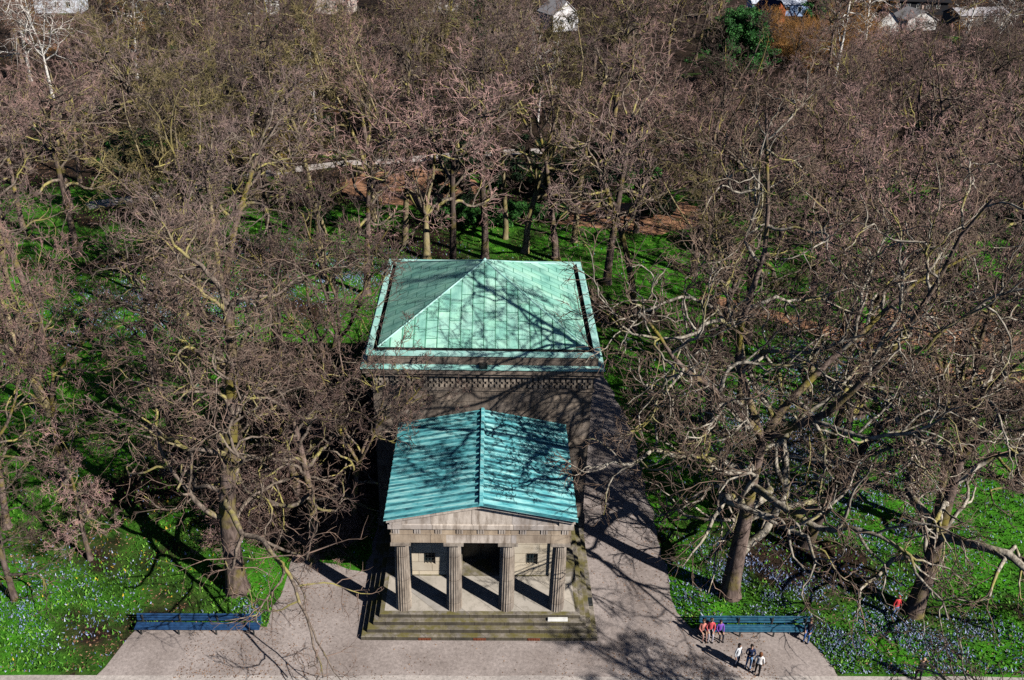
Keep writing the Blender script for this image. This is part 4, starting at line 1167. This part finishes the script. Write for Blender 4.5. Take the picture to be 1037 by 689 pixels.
for (x, y, s) in ((-8.6, 46.0, .95), (-10.6, 45.6, 1.1), (-9.4, 48.2, 1.2), (-11.4, 48.6, 1.2), (-8.4, 50.6, 1.1), (-10.6, 51.5, 1.3), (-9.0, 54, 1.2), (-11.2, 55, 1.3), (-9.2, 57.4, 1.2), (-11.4, 59, 1.2), (-9.2, 61, 1.2), (-13.4, 46.5, 1.1), (-14.8, 48.6, 1.3), (-13.0, 50.0, 1.2), (-15.4, 51.8, 1.25), (-12.9, 53.5, 1.2), (-16.3, 46.3, 1.0), (-13.8, 57.0, 1.3), (-16.9, 58.5, 1.2), (-13.0, 61.0, 1.1), (-17.6, 50.3, 1.1)):
    shrub(SH[k % 3], x, y, s, 'dense brown twiggy shrub in the shaded hedge left of the portico', 'shrubs in the shaded hedge left of the portico'); k += 1
shrub(SHY, -31, 126, 1.5, 'yellow twigged shrub beyond the pale woodland path'); shrub(SHY, -36, 131, 1.3, 'larger yellow twigged shrub further left past the woodland path')
for (x, y) in ((66, 205), (73, 214), (82, 210), (90, 218), (77, 226), (62, 222), (88, 232), (70, 236), (74, 200), (79, 204), (69, 196), (76, 193), (83, 197), (72, 208)):
    shrub(SHO, x, y, 1.5+rnd.random(), 'orange brown shrub in front of the allotment huts at upper right', 'orange shrubs before the allotment huts')

# ------------------------------------------------------------------ houses at the far edge
def house(x, y, w, d, h, rh, rz, wall, roofc, label, gable_front=True, chimney=False, win=2, cat='house', name='small_house', roof_over=0.3):
    r = empty(name, (x, y, 0), rz, label, cat)
    wm = flat('house wall', wall); rm = flat('house roof', roofc)
    hx, hy = w/2, d/2
    b = MB()
    if gable_front:
        b.prism([(-hx, 0), (hx, 0), (hx, h), (0, h+rh), (-hx, h)], -hy, hy)
    else:
        n = len(b.v)
        b.add([(-hx, -hy, 0), (hx, -hy, 0), (hx, hy, 0), (-hx, hy, 0), (-hx, -hy, h), (hx, -hy, h), (hx, hy, h), (-hx, hy, h), (-hx, 0, h+rh), (hx, 0, h+rh)],
              [(0, 3, 2, 1), (0, 1, 5, 4), (2, 3, 7, 6), (1, 2, 6, 9, 5), (3, 0, 4, 8, 7), (4, 5, 9, 8), (6, 7, 8, 9)])
    def ch(mb, n_, m_, par=r):
        o = mb.build(n_, m_); o.parent = par; return o
    ch(b, 'wall', wm)
    q = MB(); ov = roof_over; t = 0.14
    if gable_front:
        s_ = rh/hx
        for sx in (-1, 1):
            q.prism([(0, h+rh+0.02), (0, h+rh+0.02+t), (sx*(hx+ov), h+0.02+t-s_*ov), (sx*(hx+ov), h+0.02-s_*ov)][::sx], -hy-ov, hy+ov)
    else:
        s_ = rh/hy
        for sy in (-1, 1):
            y1 = sy*(hy+ov); za, zb = h+rh+0.02, h+0.02-s_*ov
            vs = [(-hx-ov, 0, za), (hx+ov, 0, za), (hx+ov, y1, zb), (-hx-ov, y1, zb)]
            vs += [(a, b_, c_+t) for a, b_, c_ in vs]
            fs = [(0, 1, 2, 3), (7, 6, 5, 4), (0, 4, 5, 1), (1, 5, 6, 2), (2, 6, 7, 3), (3, 7, 4, 0)]
            q.add(vs, fs if sy > 0 else [f_[::-1] for f_ in fs])
    ro = ch(q, 'roof', rm)
    if chimney:
        c = MB(); c.box(hx*0.3, hx*0.3+0.6, -0.3, 0.3, h+rh*0.4, h+rh+0.9); ch(c, 'chimney', flat('chimney brick', (0.4, 0.3, 0.26)), ro)
    for k in range(win):
        xx = -hx + w*(k+1)/(win+1) if win > 1 else 0
        wd = MB(); wd.box(xx-0.45, xx+0.45, -hy-0.05, -hy+0.02, h*0.45, h*0.45+1.1); wo = ch(wd, 'window', MT['glass'])
        fm = MB()
        for (a, b_, c_, d_) in ((-.52, .52, -.07, 0), (-.52, .52, 1.1, 1.17), (-.52, -.45, 0, 1.1), (.45, .52, 0, 1.1), (-.03, .03, 0, 1.1)):
            fm.box(xx+a, xx+b_, -hy-0.08, -hy-0.052, h*0.45+c_, h*0.45+d_)
        ch(fm, 'frame', MT['marble'], wo)
    PLACED.append((x, y)); return r
HOUSES = []
def hs(*a, **k):
    if a[0] not in (-62, -13, -86): HOUSES.append((a[0], a[1], a[2], a[4]+a[5]))
    return house(*a, **k)
hs(101, 242, 5.2, 7, 3.6, 2.6, R(-8), (0.78, 0.77, 0.76), (0.10, 0.09, 0.10), 'small white hut with steep gable at upper right', win=1, name='garden_hut', cat='hut')
hs(113.5, 254, 8.5, 8, 2.6, 2.2, R(10), (0.62, 0.60, 0.60), (0.33, 0.32, 0.33), 'low grey gabled hut right of the white hut', chimney=True, win=2, name='garden_hut', cat='hut')
hs(125, 284, 17, 12, 4.0, 5.5, R(-4), (0.02, 0.02, 0.024), (0.014, 0.014, 0.018), 'large building with a black roof at the upper right edge', gable_front=False, win=5, name='large_building', cat='building', roof_over=0.6)
hs(134, 262, 16, 7, 3.0, 1.4, R(14), (0.12, 0.10, 0.09), (0.34, 0.33, 0.36), 'long low shed with grey roof below the black roofed building', gable_front=False, win=3, name='long_shed', cat='shed')
hs(82, 272, 17, 6, 3.2, 1.2, R(2), (0.30, 0.42, 0.66), (0.55, 0.60, 0.72), 'long shed with pale blue roof at the upper right', gable_front=False, win=4, name='long_shed', cat='shed')
hs(75.5, 258, 6, 6, 3.4, 2.4, R(35), (0.34, 0.09, 0.04), (0.02, 0.03, 0.08), 'hut with dark blue roof and orange red wall beside the blue shed', win=1, name='garden_hut', cat='hut')
hs(17.2, 240, 7, 8, 4.0, 3.0, R(25), (0.66, 0.66, 0.70), (0.50, 0.49, 0.52), 'pale gabled house at the top edge above the roof peak', win=2)
hs(-110, 250, 11, 8, 3.6, 2.4, R(8), (0.58, 0.62, 0.7), (0.42, 0.5, 0.66), 'house with pale blue roof at the top left corner', gable_front=False, win=3)
hs(-86, 252, 8, 8, 3.6, 2.6, R(-15), (0.7, 0.7, 0.72), (0.5, 0.55, 0.66), 'white house with light roof right of the top left birches', win=2)
hs(-62, 255, 12, 7, 3.2, 1.8, R(5), (0.66, 0.66, 0.66), (0.55, 0.56, 0.6), 'long pale house at the top edge left of centre', gable_front=False, win=4)
hs(-41, 258, 9, 8, 3.8, 2.8, R(-10), (0.68, 0.6, 0.55), (0.42, 0.17, 0.09), 'house with an orange tiled roof at the top edge left of centre', win=2)
hs(-13, 264, 12, 8, 3.2, 2.4, R(6), (0.55, 0.53, 0.52), (0.11, 0.10, 0.10), 'house with a dark roof at the top edge above the vee tree', gable_front=False, win=3)

# ------------------------------------------------------------------ the wood: every tree a thing of its own
def zone(x, y):
    side = 'far left' if x < -0.30*y else 'left' if x < -0.09*y else 'middle' if x < 0.13*y else 'right' if x < 0.34*y else 'far right'
    if y < 100: dep = 'nearer wood beside the mausoleum'
    elif y < 135: dep = 'wood around the pale woodland path'
    elif y < 185: dep = 'deep wood behind the woodland path'
    elif y < 235: dep = 'distant wood below the houses'
    else: dep = 'last belt of trees among the far houses'
    return side, dep
def blocked(x, y, H):
    low = 99.0
    for hx, hy, hw, hh in HOUSES + [PINEV, (-75, 160, 9, 26), (8.2, 150, 3, 40)]:
        if y >= hy+4: continue
        t = y/hy
        lx = CAMX+(hx-CAMX)*t
        zl = CAMZ*(1-t) + hh*0.2*t
        if abs(x-lx) < hw*0.5*t+4.6 and H > zl+1: low = min(low, zl)
    return low
kinds = ['a', 'b', 'c', 'd', 'e', 'f']
cand = []
y = 50.0
while y < 300:
    sp = 7.6 + 0.0165*y
    hw = 0.585*y + 12
    x = -hw + rnd.random()*sp
    while x < hw + 0.07*y:
        cand.append((x+rnd.uniform(-.38, .38)*sp, y+rnd.uniform(-.42, .42)*sp))
        x += sp
    y += sp*0.92
count = 0
TONE = {'far left': 'brown', 'left': 'brown', 'middle': 'grey brown', 'right': 'pinkish brown', 'far right': 'pinkish'}
for (x, y) in cand:
    if in_poly(np.array([x]), np.array([y]), FORE)[0] or (abs(x) < 15.5 and y < 84): continue
    if y < 62 and x < 30: continue
    if x < -14 and y < 90 and not (y < 90 and x < -52): continue            # the sunny left lawn keeps its gaps
    if 14 < x < 40 and y < 72: continue
    if any((x-a)**2+(y-b)**2 < (5.6**2 if b < 125 else 4.5**2) for a, b in PLACED): continue
    if any(in_poly(np.array([x]), np.array([y]), p)[0] for p in LIT[:1]): continue
    s = rnd.uniform(0.8, 1.08)
    low = blocked(x, y, 22*s)
    v = rnd.choice('aaddbe' if x > 0.13*y else 'fcbea' if x < -0.05*y else 'abcdef')
    if low < 90:
        if low < 4.5: continue
        if low < 12: v, s = 'young', low/12.5*rnd.uniform(0.85, 1.0)
        else: s = low/22.5*rnd.uniform(0.85, 1.0)
    pr_ = project((x, y, 21*s)); pb = project((x, y, 0))
    if not (-40 < pr_[0] < 1077) or pb[1] < -2 and y > 292: continue
    if count >= 268: break
    side, dep = zone(x, y)
    lb = 'bare %s tree in the %s, %s' % (TONE[side], dep, side)
    r = place('bare_tree', v, x, y, s, rnd.random()*6.28, lb, 'tree', 'trees of the %s, %s' % (dep, side), (rnd.gauss(0, .03), rnd.gauss(0, .03)))
    count += 1
import sys
print('forest trees', count, 'objects', len(bpy.data.objects))
